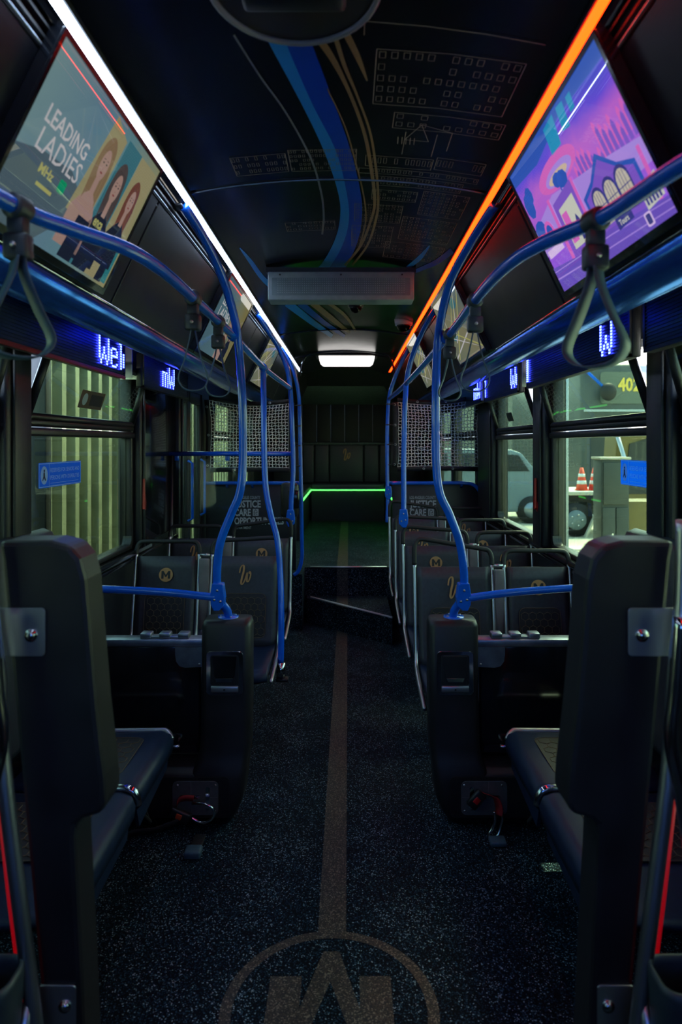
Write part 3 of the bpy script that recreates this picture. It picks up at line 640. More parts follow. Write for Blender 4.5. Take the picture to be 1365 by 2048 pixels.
# --- second pair
fr=screen(-1,3.28,4.02,'smaller looking left screen behind the curved pole with a pale advert'); t,O,eu,ev,n,w,h=fr
uvquad(O,eu,ev,n,w,h,.0005,'picture',grad_mat('ad_backdrop_two',[(.0,(.10,.20,.26)),(.5,(.14,.28,.34)),(.8,(.30,.32,.20)),(1.0,(.34,.30,.12))],.42,(.9,.1,0),.2),t)
mb=MB(); text_into(mb,'LEADING',1,O+eu*w*.12+ev*h*.66,eu,ev,n,width=w*.40,height=h*.11,lift=.0015,bold=.01); text_into(mb,'LADIES',1,O+eu*w*.12+ev*h*.5,eu,ev,n,width=w*.40,height=h*.13,lift=.0015); mb.build('advert_lettering','p_lt',t)
woman(.62,.55,.5,'p_hair1',0); woman(.80,.52,.46,'p_hair2',1)
fr=screen(1,3.30,4.05,'right screen showing a pale street map behind the blue pole',.014); t,O,eu,ev,n,w,h=fr
def mapfill(fr,seed):
    t,O,eu,ev,n,w,h=fr; r=random.Random(seed)
    uvquad(O,eu,ev,n,w,h,.0005,'picture',grad_mat('map_ground%d'%seed,[(.0,(.16,.22,.20)),(.4,(.30,.33,.22)),(.7,(.36,.34,.20)),(1,(.20,.26,.24))],.42,(.6,.4,0),.35),t)
    L=[]
    for k in range(9):
        x=r.random(); y=r.random(); a=r.choice((.2,1.3,.7,-.5)); dx,dy=math.cos(a)*.6,math.sin(a)*.6
        p=[(x-dx,y-dy),(x+dx,y+dy)]; nx,ny=-math.sin(a)*.008,math.cos(a)*.012
        q=[(p[0][0]-nx,p[0][1]-ny),(p[1][0]-nx,p[1][1]-ny),(p[1][0]+nx,p[1][1]+ny),(p[0][0]+nx,p[0][1]+ny)]
        L.append([(min(max(a_,.01),.99),min(max(b_,.01),.99)) for a_,b_ in q])
    fl2(L[:5],fr,'map_route','p_lt',.001); fl2(L[5:],fr,'map_route','p_yel2',.0012); fl2([ell(.3,.4,.12,.09,10)],fr,'map_park','p_teal',.0009); fl2([ell(.7,.75,.1,.08,9)],fr,'map_park','p_teal',.0009)
mapfill(fr,2)
fr=screen(-1,5.05,5.75,'dim left screen farthest down the aisle',.014); mapfill(fr,4)
fr=screen(1,5.05,5.75,'pale right poster frame farthest down the aisle',.014,'poster_frame','poster'); mapfill(fr,6)
# camera on the left cove behind the first pole
c=P(486,660,4.45); t=thing('cove_camera','small black ball camera on the left cove panel','camera',tuple(c))
MB().cyl(c+Vector((-.05,0,.02)),c,.022,14).build('mount','black',t); MB().sph(c,.026).build('ball','black',t); MB().cyl(c+Vector((0,-.022,0)),c+Vector((0,-.03,0)),.010,12).build('lens','chrome',t)
# ================================================================ LED SIGNS
GL={'W':["10001","10001","10001","10101","10101","11011","10001"],'e':["00000","00000","01110","10001","11111","10000","01110"],'l':["110","010","010","010","010","010","111"],'c':["0000","0000","0110","1000","1000","1000","0110"],'o':["0000","0000","0110","1001","1001","1001","0110"],'N':["10001","11001","11001","10101","10011","10011","10001"],'r':["0000","0000","1011","1100","1000","1000","1000"],'|':["1"]*7}
GL={'W':["1000001","1000001","1000001","1000001","1001001","1001001","1001001","1010101","1010101","0100010","0100010"],
 'e':["00000","00000","00000","01110","10001","10001","11111","10000","10000","10001","01110"],
 'l':["11","01","01","01","01","01","01","01","01","01","01"],
 'c':["00000","00000","00000","01110","10001","10000","10000","10000","10000","10001","01110"],
 'm':["0000000","0000000","0000000","1110110","1001001","1001001","1001001","1001001","1001001","1001001","1001001"],
 '1':["11"]*11}
def dots(s,y0,y1,z0,z1,xc,text,start,cell,name_par,zoff=0.04,slant=0,bold=1):
    """text starts at y=start and runs in the reading direction of that wall"""
    d=1 if s<0 else -1; mb=MB(); y=start; x=s*(xc-.003); lo,hi=min(y0,y1)+.012,max(y0,y1)-.012
    for ch in text:
        g=GL[ch]
        for col in range(len(g[0])):
            for b in range(bold):
                if lo<y<hi:
                    for r in range(11):
                        if g[r][col]=='1':
                            z=z0+zoff+(10-r)*cell; q=cell*.34
                            mb.box((x,y-q*1.7,z-q),(x-s*.003,y+q*1.7,z+q))
                y+=d*cell*1.6
        y+=d*cell*1.6
    if mb.v: mb.build('lit_dots','led_dot',name_par,kind='stuff')
def ledsign(s,y0,y1,lab,xc,z0,z1,texts,red=False):
    t=thing('led_sign',lab,'sign',(s*(xc+.04),(y0+y1)/2,z0))
    x0,x1=s*xc,s*(xc+.036)
    MB().box((x0,y0,z0),(x1,y1,z1),.006).build('housing','black',t)
    mb=MB(); e=.012
    for q in (((x0,y0,z0),(x0-s*.008,y1,z0+e)),((x0,y0,z1-e),(x0-s*.008,y1,z1)),((x0,y0,z0),(x0-s*.008,y0+e,z1)),((x0,y1-e,z0),(x0-s*.008,y1,z1))): mb.box(*q)
    mb.build('frame','black',t)
    if red: MB().box((x0-s*.009,y0,z0-.004),(x0-s*.002,y1,z0+.012),.002).build('red_edge','redw',t)
    MB().box((x0-s*.001,y0+e,z0+e),(x0-s*.0025,y1-e,z1-e)).build('display','sign',t)
    mb=MB(); nz=15; 
    for k in range(nz):
        z=z0+e+.006+(z1-z0-2*e-.012)*k/(nz-1); mb.box((x0-s*.0024,y0+e,z-.0014),(x0-s*.0060,y1-e,z+.0014))
    mb.build('louvre_ribs','black',t,kind='stuff')
    for tx in texts: dots(s,y0,y1,z0,z1,xc-.003,*tx,t)
    MB().box((s*(xc+.036),y0+.1,z0+.05),(s*1.22,y0+.14,z0+.08)).build('bracket','steel',t); MB().box((s*(xc+.036),y1-.14,z0+.05),(s*1.22,y1-.1,z0+.08)).build('bracket','steel',t)
    return t
ledsign(-1,1.35,3.19,'long black dot matrix sign on the left showing blue letters Wel',1.015,1.905,2.10,[('Welc',2.86,.0112)],True)
ledsign(-1,3.65,4.66,'shorter left dot matrix sign with bright clipped letters behind the first',1.065,1.905,2.09,[('mW',4.02,.0115,)])
ledsign(1,2.43,3.84,'black dot matrix sign on the right behind the large hand strap',1.045,1.91,2.11,[('W',2.71,.0115),('1',3.825,.0115)])
ledsign(1,4.10,5.12,'middle right dot matrix sign with blue letter W',1.06,1.91,2.10,[('We',4.27,.0115),('l',5.08,.0115)])
ledsign(1,5.25,6.2,'far right small dot matrix sign by the net',1.06,1.92,2.10,[('mW',5.52,.0115)])
ledsign(1,1.25,2.33,'blank dark sign board at the right edge by the near pillar',1.05,1.91,2.11,[])
for y,s in((3.42,-1),(3.97,1),(5.19,1)):
    o=MB().box((s*1.09,y-.03,1.93),(s*1.10,y+.03,2.2)); o.box((s*1.04,y-.03,1.93),(s*1.10,y-.022,2.2)); tag(o.build('sign_bracket','steel'),{-1:'bare steel sign bracket between the two left signs',1:'bare steel bracket between near and middle right signs' if y<4.5 else 'bare steel bracket between middle and far right signs'}[s],'bracket')
# ================================================================ OVERHEAD RAILS
RL=catmull([(-.69,.35,2.05),(-.665,.75,2.05),(-.60,1.27,2.05),(-.545,1.43,2.05),(-.475,1.58,2.05),(-.447,1.80,2.05),(-.445,2.2,2.05),(-.445,2.85,2.05),(-.438,3.8,2.026),(-.36,4.65,1.978)],8)
RR=catmull([(.69,.35,2.05),(.64,.75,2.05),(.573,1.10,2.05),(.54,1.35,2.05),(.475,1.52,2.05),(.440,1.70,2.05),(.432,2.06,2.05),(.445,2.85,2.04),(.40,4.29,1.978),(.385,5.84,1.985)],8)
t=thing('overhead_rail','blue overhead grab rail along the left side of the aisle','rail',(-.445,2.5,2.05)); MB().tube(RL,.0165,14).build('tube','blue',t)
for y in (.35,): MB().cyl((-.69,y,2.05),(-.69,y,2.10),.02,12).build('end_mount','blue',t)
t=thing('overhead_rail','blue overhead grab rail along the right side of the aisle','rail',(.44,2.5,2.05)); MB().tube(RR,.0165,14).build('tube','blue',t)
MB().cyl((.69,.35,2.05),(.69,.35,2.10),.02,12).build('end_mount','blue',t)
def at_y(R,y):
    for a,b in zip(R,R[1:]):
        if a.y<=y<=b.y: return a.lerp(b,(y-a.y)/(b.y-a.y)),(b-a).normalized()
    return R[-1],Vector((0,1,0))
# ---- hand straps
def strap(R,y,zb,lab,wd=.046,tw=0.0,band=.024,grp=None):
    c,d=at_y(R,y); t=thing('hand_strap',lab,'hand strap',tuple(c),grp)
    MB().tube([c-d*.022,c-d*.016,c+d*.016,c+d*.022],[.021,.025,.025,.021],20).build('clamp_ring','strapb',t)
    mb=MB().box((c.x-.017,c.y-.015,c.z-.052),(c.x+.017,c.y+.015,c.z-.018),.005); mb.box((c.x-.024,c.y-.018,c.z-.100),(c.x+.024,c.y+.018,c.z-.050),.007); mb.build('clamp_block','strapb',t)
    MB().cyl((c.x,c.y-.024,c.z-.075),(c.x,c.y-.016,c.z-.075),.005,10).build('rivet','steel',t)
    zt=c.z-.095; L=zt-zb; ex=Vector((math.cos(tw),math.sin(tw),0)); sd=Vector((-math.sin(tw),math.cos(tw),0))
    base=Vector((c.x,c.y,0)); pts=[]
    for x,q in((-.006,0),(-.012,.18),(-.6*wd,.5),(-wd,.78),(-.80*wd,.93),(-.35*wd,.995),(0.35*wd,.995),(.80*wd,.93),(wd,.78),(.6*wd,.5),(.012,.18),(.006,0)):
        pts.append(base+ex*x+Vector((0,0,zt-L*q)))
    MB().band(catmull(pts,5),band,.004,sd).build('webbing_loop','strap',t,bev=0)
    return t
strap(RL,1.30,1.765,'large grey hand strap at the left edge in front of the big screen',.062,.75,.044)
strap(RR,1.375,1.755,'large grey hand strap on the right rail below the purple screen',.060,-.75,.044)
strap(RL,2.11,1.765,'left rail hand strap second from the left edge',.044,.25)
strap(RL,2.52,1.775,'left rail hand strap nearest the first left pole',.044,.3)
strap(RR,2.14,1.765,'right rail hand strap just inside the large one',.044,-.2)
strap(RR,2.76,1.775,'right rail hand strap nearest the first right pole',.044,-.3)
# ================================================================ POLES
def plate(mbn,u,v,Y,parent,hh=.058,w=.030,tilt=0.0):
    c=P(u,v,Y); pl=[(-.55,-1),(.2,-1.0),(.9,-.62),(1,-.1),(.75,.95),(-.75,1.0),(-1,.2),(-.95,-.55)]
    MB().prism([(p[0]*w*(1 if c.x<0 else -1),p[1]*hh) for p in pl],(c.x,c.y-.024,c.z),(1,0,0),(0,0,1),(0,1,0),.048).build('clamp_plate','blue',parent,bev=.004)
    for a,b in((0,.5),(-.4,-.18),(.45,-.30)):
        q=(c.x+a*w*(1 if c.x<0 else -1),c.y-.024,c.z+b*hh); MB().cyl(q,(q[0],q[1]-.005,q[2]),.0048,10).build('bolt','steel',parent)
def pole(name,lab,pts,r=.0165,plates=(),feet=()):
    pp=catmull(pts,7); t=thing(name,lab,'pole',tuple(pts[0])); MB().tube(pp,r,14).build('tube','blue',t)
    for p in plates: plate(None,*p,t)
    return t
# first pair above the barriers
tl=pole('grab_pole','curved blue pole standing on the left barrier, bent out to the ceiling',[P(458,1243,2.95),P(455,1222,2.93),P(441,1200,2.9),P(434,1160,2.88),P(440,1090,2.87),P(462,1030,2.86),P(480,985,2.85),P(486,920,2.85),P(485,800,2.85),P(478,700,2.85),P(470,640,2.8),P(447,560,2.7),P(410,480,2.52),P(368,412,2.36)],.0175,((437,1192,2.88),))
tr_=pole('grab_pole','curved blue pole standing on the right barrier, bent out to the ceiling',[P(907,1243,2.95),P(909,1222,2.93),P(922,1200,2.9),P(929,1160,2.88),P(921,1090,2.87),P(900,1030,2.86),P(880,985,2.85),P(873,920,2.85),P(872,800,2.85),P(875,700,2.85),P(882,640,2.8),P(903,560,2.7),P(940,490,2.52),P(990,410,2.36)],.0175,((927,1192,2.88),))
for t,u in((tl,457),(tr_,908)):
    c=P(u,1245,2.95); MB().cyl((c.x,c.y,.846),(c.x,c.y,.857),.044,24).build('base_flange','blue',t)
    for k in range(4):
        a=k*math.pi/2+.5; MB().cyl((c.x+.033*math.cos(a),c.y+.033*math.sin(a),.857),(c.x+.033*math.cos(a),c.y+.033*math.sin(a),.861),.0045,8).build('bolt','steel',t)
    j,_=at_y(RL if u<697 else RR,2.85); MB().tube([j+Vector((0,-.03,0)),j+Vector((0,.03,0))],.022,14).build('rail_joint','blue',t)
for t,u,v,Y in((tl,368,412,2.36),(tr_,990,410,2.36)):
    c=P(u,v,Y); q=1 if c.x>0 else -1; MB().box((c.x+q*.0,c.y-.03,c.z-.01),(c.x+q*.04,c.y+.03,2.425),.006).build('ceiling_mount','black',t)
t=pole('grab_pole','straight blue pole behind the first left pole ending in a steel foot at seat level',[P(527,740,3.82),P(528,820,3.8),P(529,910,3.78),P(532,975,3.76),P(542,1030,3.73),P(555,1080,3.70),P(561,1150,3.68),P(563,1240,3.63),P(562,1325,3.6)])
a=P(562,1325,3.6); MB().cyl(a,P(562,1356,3.6),.024,18).build('foot_ferrule','chrome',t); MB().box((a.x-.026,a.y-.02,a.z-.098),(a.x+.04,a.y+.03,a.z-.080),.006).build('foot_bracket','black',t)
j,_=at_y(RL,3.8); MB().tube([j+Vector((0,-.03,.0)),j+Vector((0,.03,0))],.022,14).build('rail_joint','blue',t)
t=pole('grab_pole','left blue pole with clamp plate on the second seat row, third from the front',[P(582,1045,4.65),P(583,1000,4.65),P(587,940,4.65),P(585,860,4.65),P(582,790,4.65),P(575,740,4.63),P(560,700,4.6),P(540,668,4.5),P(514,628,4.36)],.0165,((582,1036,4.64),))
t=pole('grab_pole','farthest left blue pole beside the net, hooked at its bottom',[P(588,1150,5.85),P(598,1140,5.85),P(604,1115,5.85),P(604,1080,5.85),P(603,1000,5.85),P(600,850,5.85),P(598,790,5.85),P(588,745,5.8),P(575,715,5.8),P(558,690,5.8)])
FARL=t
t=pole('grab_pole','right blue pole with clamp plate on the second seat row',[P(807,1045,4.29),P(808,1000,4.29),P(808,920,4.29),P(811,800,4.29),P(816,750,4.29),P(828,705,4.25),P(850,655,4.15),P(880,605,4.0)],.0165,((807,1036,4.28),))
t=pole('grab_pole','farthest right blue pole beside the net',[P(775,1045,5.8),P(776,1000,5.82),P(775,940,5.84),P(775,860,5.85),P(778,800,5.85),P(787,765,5.82),P(799,735,5.8),P(820,692,5.76)],.0165,((777,985,5.82),))
FARR=t
# horizontal blue bars at the barriers
for s,L in((-1,[(-1.20,2.90,.985),(-1.0,2.89,.985),(-.75,2.88,.975),(-.60,2.875,.962),(-.525,2.87,.955)]),(1,[(1.20,2.90,.995),(1.0,2.89,.99),(.75,2.88,.975),(.62,2.875,.962),(.54,2.87,.952)])):
    t=thing('barrier_rail','curved blue bar running from the wall to the pole above the %s barrier'%('left' if s<0 else 'right'),'rail',(s*.9,2.88,.98)); MB().tube(catmull(L,6),.0165,14).build('tube','blue',t)
    MB().cyl((s*1.19,2.90,.985 if s<0 else .995),(s*1.22,2.90,.985 if s<0 else .995),.035,18).build('wall_flange','blue',t)
# ================================================================ SEATS
def hexstitch(w,h,cell,fn,parent,name='quilted_stitching'):
    """hexagon stitching inside a rounded frame; fn maps (u,v) to a point"""
    mb=MB(); r=.0013
    mb.tube([fn(*p) for p in rrect(-w/2,0,w/2,h,.03,4)],r,4,closed=True)
    dx=cell*math.sqrt(3); ny=int(h/(cell*1.5))+2; nx=int(w/dx)+2
    for j in range(ny):
        for i in range(-nx//2-1,nx//2+2):
            cx=i*dx+(j%2)*dx/2; cy=j*cell*1.5
            vs=[(cx+cell*math.cos(math.radians(60*k+30)),cy+cell*math.sin(math.radians(60*k+30))) for k in range(6)]
            for k in (0,1,5):
                a,b=vs[k],vs[(k+1)%6]
                if all(-w/2+.004<=p[0]<=w/2-.004 and .004<=p[1]<=h-.004 for p in(a,b)): mb.tube([fn(*a),fn(*b)],r,4)
    return mb.build(name,'thread',parent,kind='stuff')
def mlogo(O,r,parent,eu=(1,0,0),ev=(0,0,1),n=(0,-1,0)):
    O,eu,ev,n=map(Vector,(O,eu,ev,n))
    MB().prism(disc(0,0,r,32),O,eu,ev,n,.0012,.0006).build('round_emblem','gold',parent)
    MB().prism([(p[0]*r*1.28,p[1]*r*1.1) for p in mpoly()],O,eu,ev,n,.0008,.0022).build('emblem_letter','dark',parent)
def seat(t,x0,x1,y0,em,zi,zo,zoff=0.0):
    """one place of a double seat facing the front; zi, zo = handle height at x0 and x1"""
    yb=lambda z: y0-.02-(1.0-z)*.20                   # backrest face leans back with height
    xm=(x0+x1)/2; w=x1-x0; Z=lambda z: z+zoff
    mb=MB(); zz=[.47,.52,.60,.75,.90,.965]; rows=[]
    V=[];
    for z in zz:
        b=.012*math.sin((z-.47)/.5*math.pi)
        rows.append([(x0+.022,yb(z)-.004,Z(z)),(x0+.05,yb(z)+b-.012,Z(z)),(xm,yb(z)+b*1.4-.006,Z(z)),(x1-.05,yb(z)+b-.012,Z(z)),(x1-.022,yb(z)-.004,Z(z))])
    mb.sheet(rows); mb.build('backrest','seatc',t,solid=.022)
    # seat pan
    rows=[]
    for k,(dy,z) in enumerate(((0,.475),(-.08,.462),(-.22,.460),(-.35,.463),(-.405,.452),(-.425,.425))):
        rows.append([(x0+.02,yb(.47)+dy,Z(z+.012)),(x0+.07,yb(.47)+dy,Z(z)),(xm,yb(.47)+dy,Z(z-.004)),(x1-.07,yb(.47)+dy,Z(z)),(x1-.02,yb(.47)+dy,Z(z+.012))])
    MB().sheet(rows).build('seat_pan','seatp',t,solid=.028)
    # quilted insert
    fn=lambda u,v:(xm+u,yb(.53+v)-.018+.0,Z(.53+v))
    mb=MB().prism(rrect(-w*.30,0,w*.30,.24,.03),(xm,yb(.53)-.014,Z(.53)),(1,0,0),(0,.196,.98),(0,-1,0.2),.004); mb.build('quilted_insert','quilt',t)
    hexstitch(w*.60,.24,.022,lambda u,v:(xm+u,yb(.53)-.0195+v*.196,Z(.53)+v*.98),t)
    # steel frame tubes and black top handle
    r=.0105
    for x,s in((x0+.006,-1),(x1-.006,1)):
        pts=[(x,yb(.99),Z(.985)),(x,yb(.8),Z(.80)),(x,yb(.6),Z(.60)),(x,yb(.52)-.008,Z(.53)),(x+s*.004,yb(.5)-.06,Z(.485)),(x+s*.006,yb(.47)-.25,Z(.455)),(x+s*.004,yb(.47)-.41,Z(.425))]
        MB().tube(catmull(pts,5),r,10).build('frame_tube','steel',t)
    c=.045; pts=[(x0+.006,yb(.98),Z(.975)),(x0+.006,yb(1.0),Z(zi-c)),(x0+.006+c*.3,yb(1.04),Z(zi-c*.25)),(x0+.006+c*1.1,yb(1.05),Z(zi)),(xm,yb(1.05),Z((zi+zo)/2)),(x1-.006-c*1.1,yb(1.05),Z(zo)),(x1-.006-c*.3,yb(1.04),Z(zo-c*.25)),(x1-.006,yb(1.0),Z(zo-c)),(x1-.006,yb(.98),Z(.975))]
    MB().tube(catmull(pts,5),.0125,10).build('top_handle','rubber',t)
    if em=='W': wlogo((xm-.0,yb(.885)-.021,Z(.865)),(1,0,0),(0,.196,.98),(0,-1,.2),.105,'script_emblem',t)
    else: mlogo((xm+.0,yb(.875)-.020,Z(.865)),.039,t,(1,0,0),(0,.196,.98),(0,-.98,.196))
def double_seat(s,y0,em,lab,hi=1.10,zoff=0.0):
    if s>0: A=(.372,.785); B=(.835,1.185)
    else: A=(-.745,-.345); B=(-1.175,-.805)
    t=thing('double_seat',lab,'seat',(s*.78,y0-.2,0),'paired passenger seats beside the aisle')
    if s>0: seat(t,*A,y0,em[0],hi,1.055,zoff); seat(t,*B,y0,em[1],1.045,1.045,zoff); g=(A[1]+.002,B[0]-.002)
    else: seat(t,*A,y0,em[0],1.05,hi-.02,zoff); seat(t,*B,y0,em[1],1.045,1.045,zoff); g=(B[1]+.002,A[0]-.002)
    MB().box((g[0],y0-.075,.56+zoff),(g[1],y0-.04,.955+zoff),.004).build('spacer_plate','spacer',t)
    MB().tube([(g[0],y0-.04,.972+zoff),(g[1],y0-.04,.972+zoff)],.009,8).build('cross_tube','steel',t)
    a,b=(A[0],B[1]) if s>0 else (B[0],A[1])
    mb=MB().box((a+.03,y0-.36,.40+zoff),(b-.03,y0-.30,.435+zoff),.006); mb.box((a+.03,y0-.20,.40+zoff),(b-.03,y0-.14,.435+zoff),.006); mb.build('under_frame','black',t)
    mb=MB(); xl=s*.70; mb.box((xl-.03,y0-.34,.0),(xl+.03,y0-.16,.02),.004); mb.box((xl-.022,y0-.28,.02),(xl+.022,y0-.22,.41+zoff),.006); mb.build('pedestal','black',t)
    return t
double_seat(1,3.56,'WM','front pair of passenger seats on the right, nearest the barrier, large gold script emblem',1.105)
double_seat(1,4.29,'MW','second row pair of seats on the right carrying the pole clamp',1.08)
double_seat(1,5.00,'WM','third row pair of passenger seats on the right',1.07)
double_seat(1,5.71,'MW','rearmost pair of seats on the right, in front of the net',1.10,.02)
double_seat(-1,3.90,'WM','front pair of passenger seats on the left with round gold emblem by the window',1.085)
double_seat(-1,4.63,'MW','second pair of passenger seats on the left in front of the glass partition',1.11)
# ================================================================ BARRIERS
def barrier(s,lab):
    t=thing('wheelchair_barrier',lab,'barrier',(s*.8,2.9,0)); X=lambda x:s*x
    # tower with flared foot: lofted rounded sections
    secs=[(.852,.385,.578,2.872,3.0),(.83,.377,.585,2.862,3.0),(.55,.377,.586,2.86,3.0),(.33,.380,.59,2.855,3.0),(.27,.388,.60,2.845,3.0),(.23,.392,.62,2.83,3.0),(.12,.405,.62,2.825,3.0),(.06,.43,.61,2.84,3.0),(.012,.46,.60,2.86,3.0)]
    rows=[]
    for z,x0,x1,y0,y1 in secs:
        rows.append([(s*p[0],p[1],z) for p in rrect(x0,y0,x1,y1,.03,4)])
    mb=MB(); K=len(rows[0]); mb.sheet([r+[r[0]] for r in rows]); 
    mb.add([p for p in rows[0]],[list(range(K))],True); mb.add([p for p in rows[-1]],[list(range(K))],True); mb.build('tower','shell',t)
    MB().box((X(.60),2.93,.27),(X(1.215),2.99,.735),.01).build('barrier_panel','piano',t)
    # lower body
    pr=[(2.86,.012),(2.825,.06),(2.825,.20),(2.835,.225),(2.86,.245),(2.96,.255),(3.0,.255),(3.0,.012)]
    MB().prism([(p[0],p[1]) for p in pr],(X(.56),0,0),(0,1,0),(0,0,1),(s,0,0),.655).build('lower_body','shell',t,bev=.006)
    # inset cover with textured strip
    MB().prism([(s*p[0],p[1]) for p in rrect(.455,.055,1.05,.222,.02)],(0,2.824,0),(1,0,0),(0,0,1),(0,-1,0),.003).build('inset_cover','black',t)
    mb=MB()
    for i in range(7):
        for j in range(26): mb.box((X(.462)+s*i*.0045,2.8195,.065+j*.0055),(X(.462)+s*(i*.0045+.0022),2.821,.068+j*.0055))
    mb.build('grip_texture','shell',t,kind='stuff')
    for px,nm in((.502,0),(.80,1)):
        pl=MB().prism([(s*p[0],p[1]) for p in rrect(px,.068,px+.19,.208,.022)],(0,2.8205,0),(1,0,0),(0,0,1),(0,-1,0),.004).build('anchor_plate','spacer' if 0 else mat('anchor_plate_dark',(.10,.10,.11),.45,.3,.15,40),t,bev=.001)
        mb=MB(); mb.prism([(s*p[0],p[1]) for p in rrect(px+.035,.088,px+.052,.185,.008,3)],(0,2.8165,0),(1,0,0),(0,0,1),(0,-1,0),.0008); mb.prism([(s*p[0],p[1]) for p in rrect(px+.075,.135,px+.16,.150,.006,3)],(0,2.8165,0),(1,0,0),(0,0,1),(0,-1,0),.0008); mb.build('slot','chrome',pl)
        for a,b in((.012,.192),(.168,.192),(.014,.086),(.172,.086)): MB().cyl((X(px+a),2.817,b),(X(px+a),2.814,b),.0045,10).build('rivet','steel',pl)
        mb=MB(); mb.box((X(px+.002),2.8160,.1405),(X(px+.034),2.8152,.1425)); mb.box((X(px+.112),2.8160,.15),(X(px+.114),2.8152,.206)); mb.build('seam_line','spacer',pl)
    # aluminium top rail, corner plate and hinge blocks
    MB().box((X(.588),2.915,.732),(X(1.215),2.99,.764),.004).build('top_rail','alu',t)
    MB().prism([(s*a,b) for a,b in ((.586,.733),(.586,.650),(.66,.645),(.685,.652),(.700,.672),(.704,.70),(.704,.733))],(0,2.915,0),(1,0,0),(0,0,1),(0,-1,0),.004).build('corner_plate','alu',t)
    MB().cyl((X(.60),2.911,.66),(X(.60),2.908,.66),.006,10).build('rivet','steel',t)
    for k in range(3): MB().box((X(.650+.081*k),2.925,.764),(X(.697+.081*k),2.975,.788),.005).build('hinge_block','alu',t)
    MB().box((X(.65),2.93,.764),(X(.86),2.97,.774),.002).build('hinge_bar','alu',t)
    # latch window
    lt=MB(); fr_=rrect(.406,.548,.560,.732,.018)
    lt.prism([(s*p[0],p[1]) for p in fr_],(0,2.860,0),(1,0,0),(0,0,1),(0,-1,0),.004); lt=lt.build('latch_frame','chrome',t,bev=.0015)
    MB().prism([(s*p[0],p[1]) for p in rrect(.424,.590,.542,.716,.010)],(0,2.856,0),(1,0,0),(0,0,1),(0,-1,0),.0012).build('latch_recess','dark',lt)
    MB().prism([(s*p[0],p[1]) for p in [(.432,.712),(.534,.712),(.526,.632),(.515,.612),(.451,.612),(.440,.632)]],(0,2.8548,0),(1,0,0),(0,0,1),(0,-1,0),.005).build('latch_flap','piano' if s<0 else 'black',lt,bev=.001)
    MB().prism([(s*p[0],p[1]) for p in [(.445,.622),(.52,.622),(.514,.606),(.451,.606)]],(0,2.849,0),(1,0,0),(0,0,1),(0,-1,0),.004).build('latch_lip','chrome',lt,bev=.001)
    MB().box((X(.426),2.855,.562),(X(.540),2.850,.586),.002).build('latch_bar','steel',lt); MB().cyl((X(.483),2.850,.574),(X(.483),2.847,.574),.004,10).build('keyhole','dark',lt)
    # chrome grab bar low on the panel
    MB().tube(catmull([(X(.70),2.93,.318),(X(.685),2.90,.318),(X(.70),2.89,.318),(X(.84),2.89,.318),(X(.855),2.90,.318),(X(.84),2.93,.318)],4),.008,8).build('grab_bar','chrome',t)
    return t
barrier(-1,'black wheelchair barrier left of the aisle with latch window'); barrier(1,'black wheelchair barrier right of the aisle with latch window')
# belt buckles and hooks hanging at the barriers
def webbing(pts,w,side,name,m,par): return MB().band(catmull(pts,5),w,.003,side).build(name,m,par)
t=thing('belt_buckle','black belt buckle with red button on red webbing at the right barrier','buckle',(.58,2.79,.15))
c=Vector((.561,2.795,.145)); R=Matrix.Rotation(math.radians(42),4,'Y')
def rb(mbx,a,b,bev=.004):
    q=MB().box(a,b,bev); q.v=[tuple(c+R@Vector(v)) for v in q.v]; return q
rb(0,(-.024,-.012,-.040),(.024,.012,.036),.007).build('body','black',t); rb(0,(-.012,-.015,-.014),(.012,-.011,.012),.002).build('release_button','red',t)
webbing([(.585,2.80,.17),(.61,2.792,.165),(.640,2.79,.15),(.652,2.787,.11),(.648,2.785,.085)],.04,(.5,-.75,.15),'webbing','redw',t)
t=thing('tie_down_hook','bent steel hook hanging from the red webbing at the right barrier','hook',(.64,2.79,.05))
MB().tube(catmull([(.632,2.786,.10),(.634,2.78,.07),(.622,2.775,.04),(.606,2.77,.015),(.612,2.765,.0),(.640,2.765,.012),(.655,2.775,.045),(.664,2.782,.08),(.655,2.79,.10)],5),.0065,8).build('hook','chrome',t)
MB().box((.60,2.70,.002),(.665,2.755,.022),.006).build('floor_anchor','strap',t)
t=thing('belt_buckle','black belt buckle with orange button lying at the left barrier','buckle',(-.70,2.76,.07))
c=Vector((-.655,2.785,.085)); R=Matrix.Rotation(math.radians(-68),4,'Y')
rb(0,(-.022,-.012,-.045),(.022,.012,.040),.007).build('body','black',t); rb(0,(-.011,-.015,-.012),(.011,-.011,.012),.002).build('release_button',mat('orange_button',(.5,.06,.02),.4),t)
webbing([(-.60,2.80,.145),(-.63,2.79,.152),(-.655,2.785,.147),(-.665,2.78,.13)],.03,(.2,-.3,.9),'webbing','redw',t)
t=thing('tie_down_hook','curled steel hook beside the orange buckle at the left barrier','hook',(-.57,2.79,.10))
MB().tube(catmull([(-.605,2.80,.125),(-.57,2.785,.133),(-.53,2.78,.125),(-.51,2.78,.095),(-.535,2.78,.063),(-.57,2.782,.058),(-.605,2.785,.075)],6),.006,8).build('hook','chrome',t)
webbing([(-.605,2.785,.078),(-.70,2.77,.05),(-.76,2.76,.035),(-.84,2.75,.03),(-.90,2.70,.012)],.035,(.2,-.3,.9),'webbing','rubber',t)
t=thing('floor_anchor','small grey floor anchor in front of the left barrier','anchor',(-.57,2.66,0)); MB().box((-.60,2.62,.001),(-.535,2.68,.03),.008).build('anchor_block','strap',t); MB().box((-.59,2.68,.001),(-.545,2.78,.012),.004).build('anchor_tongue','rubber',t)
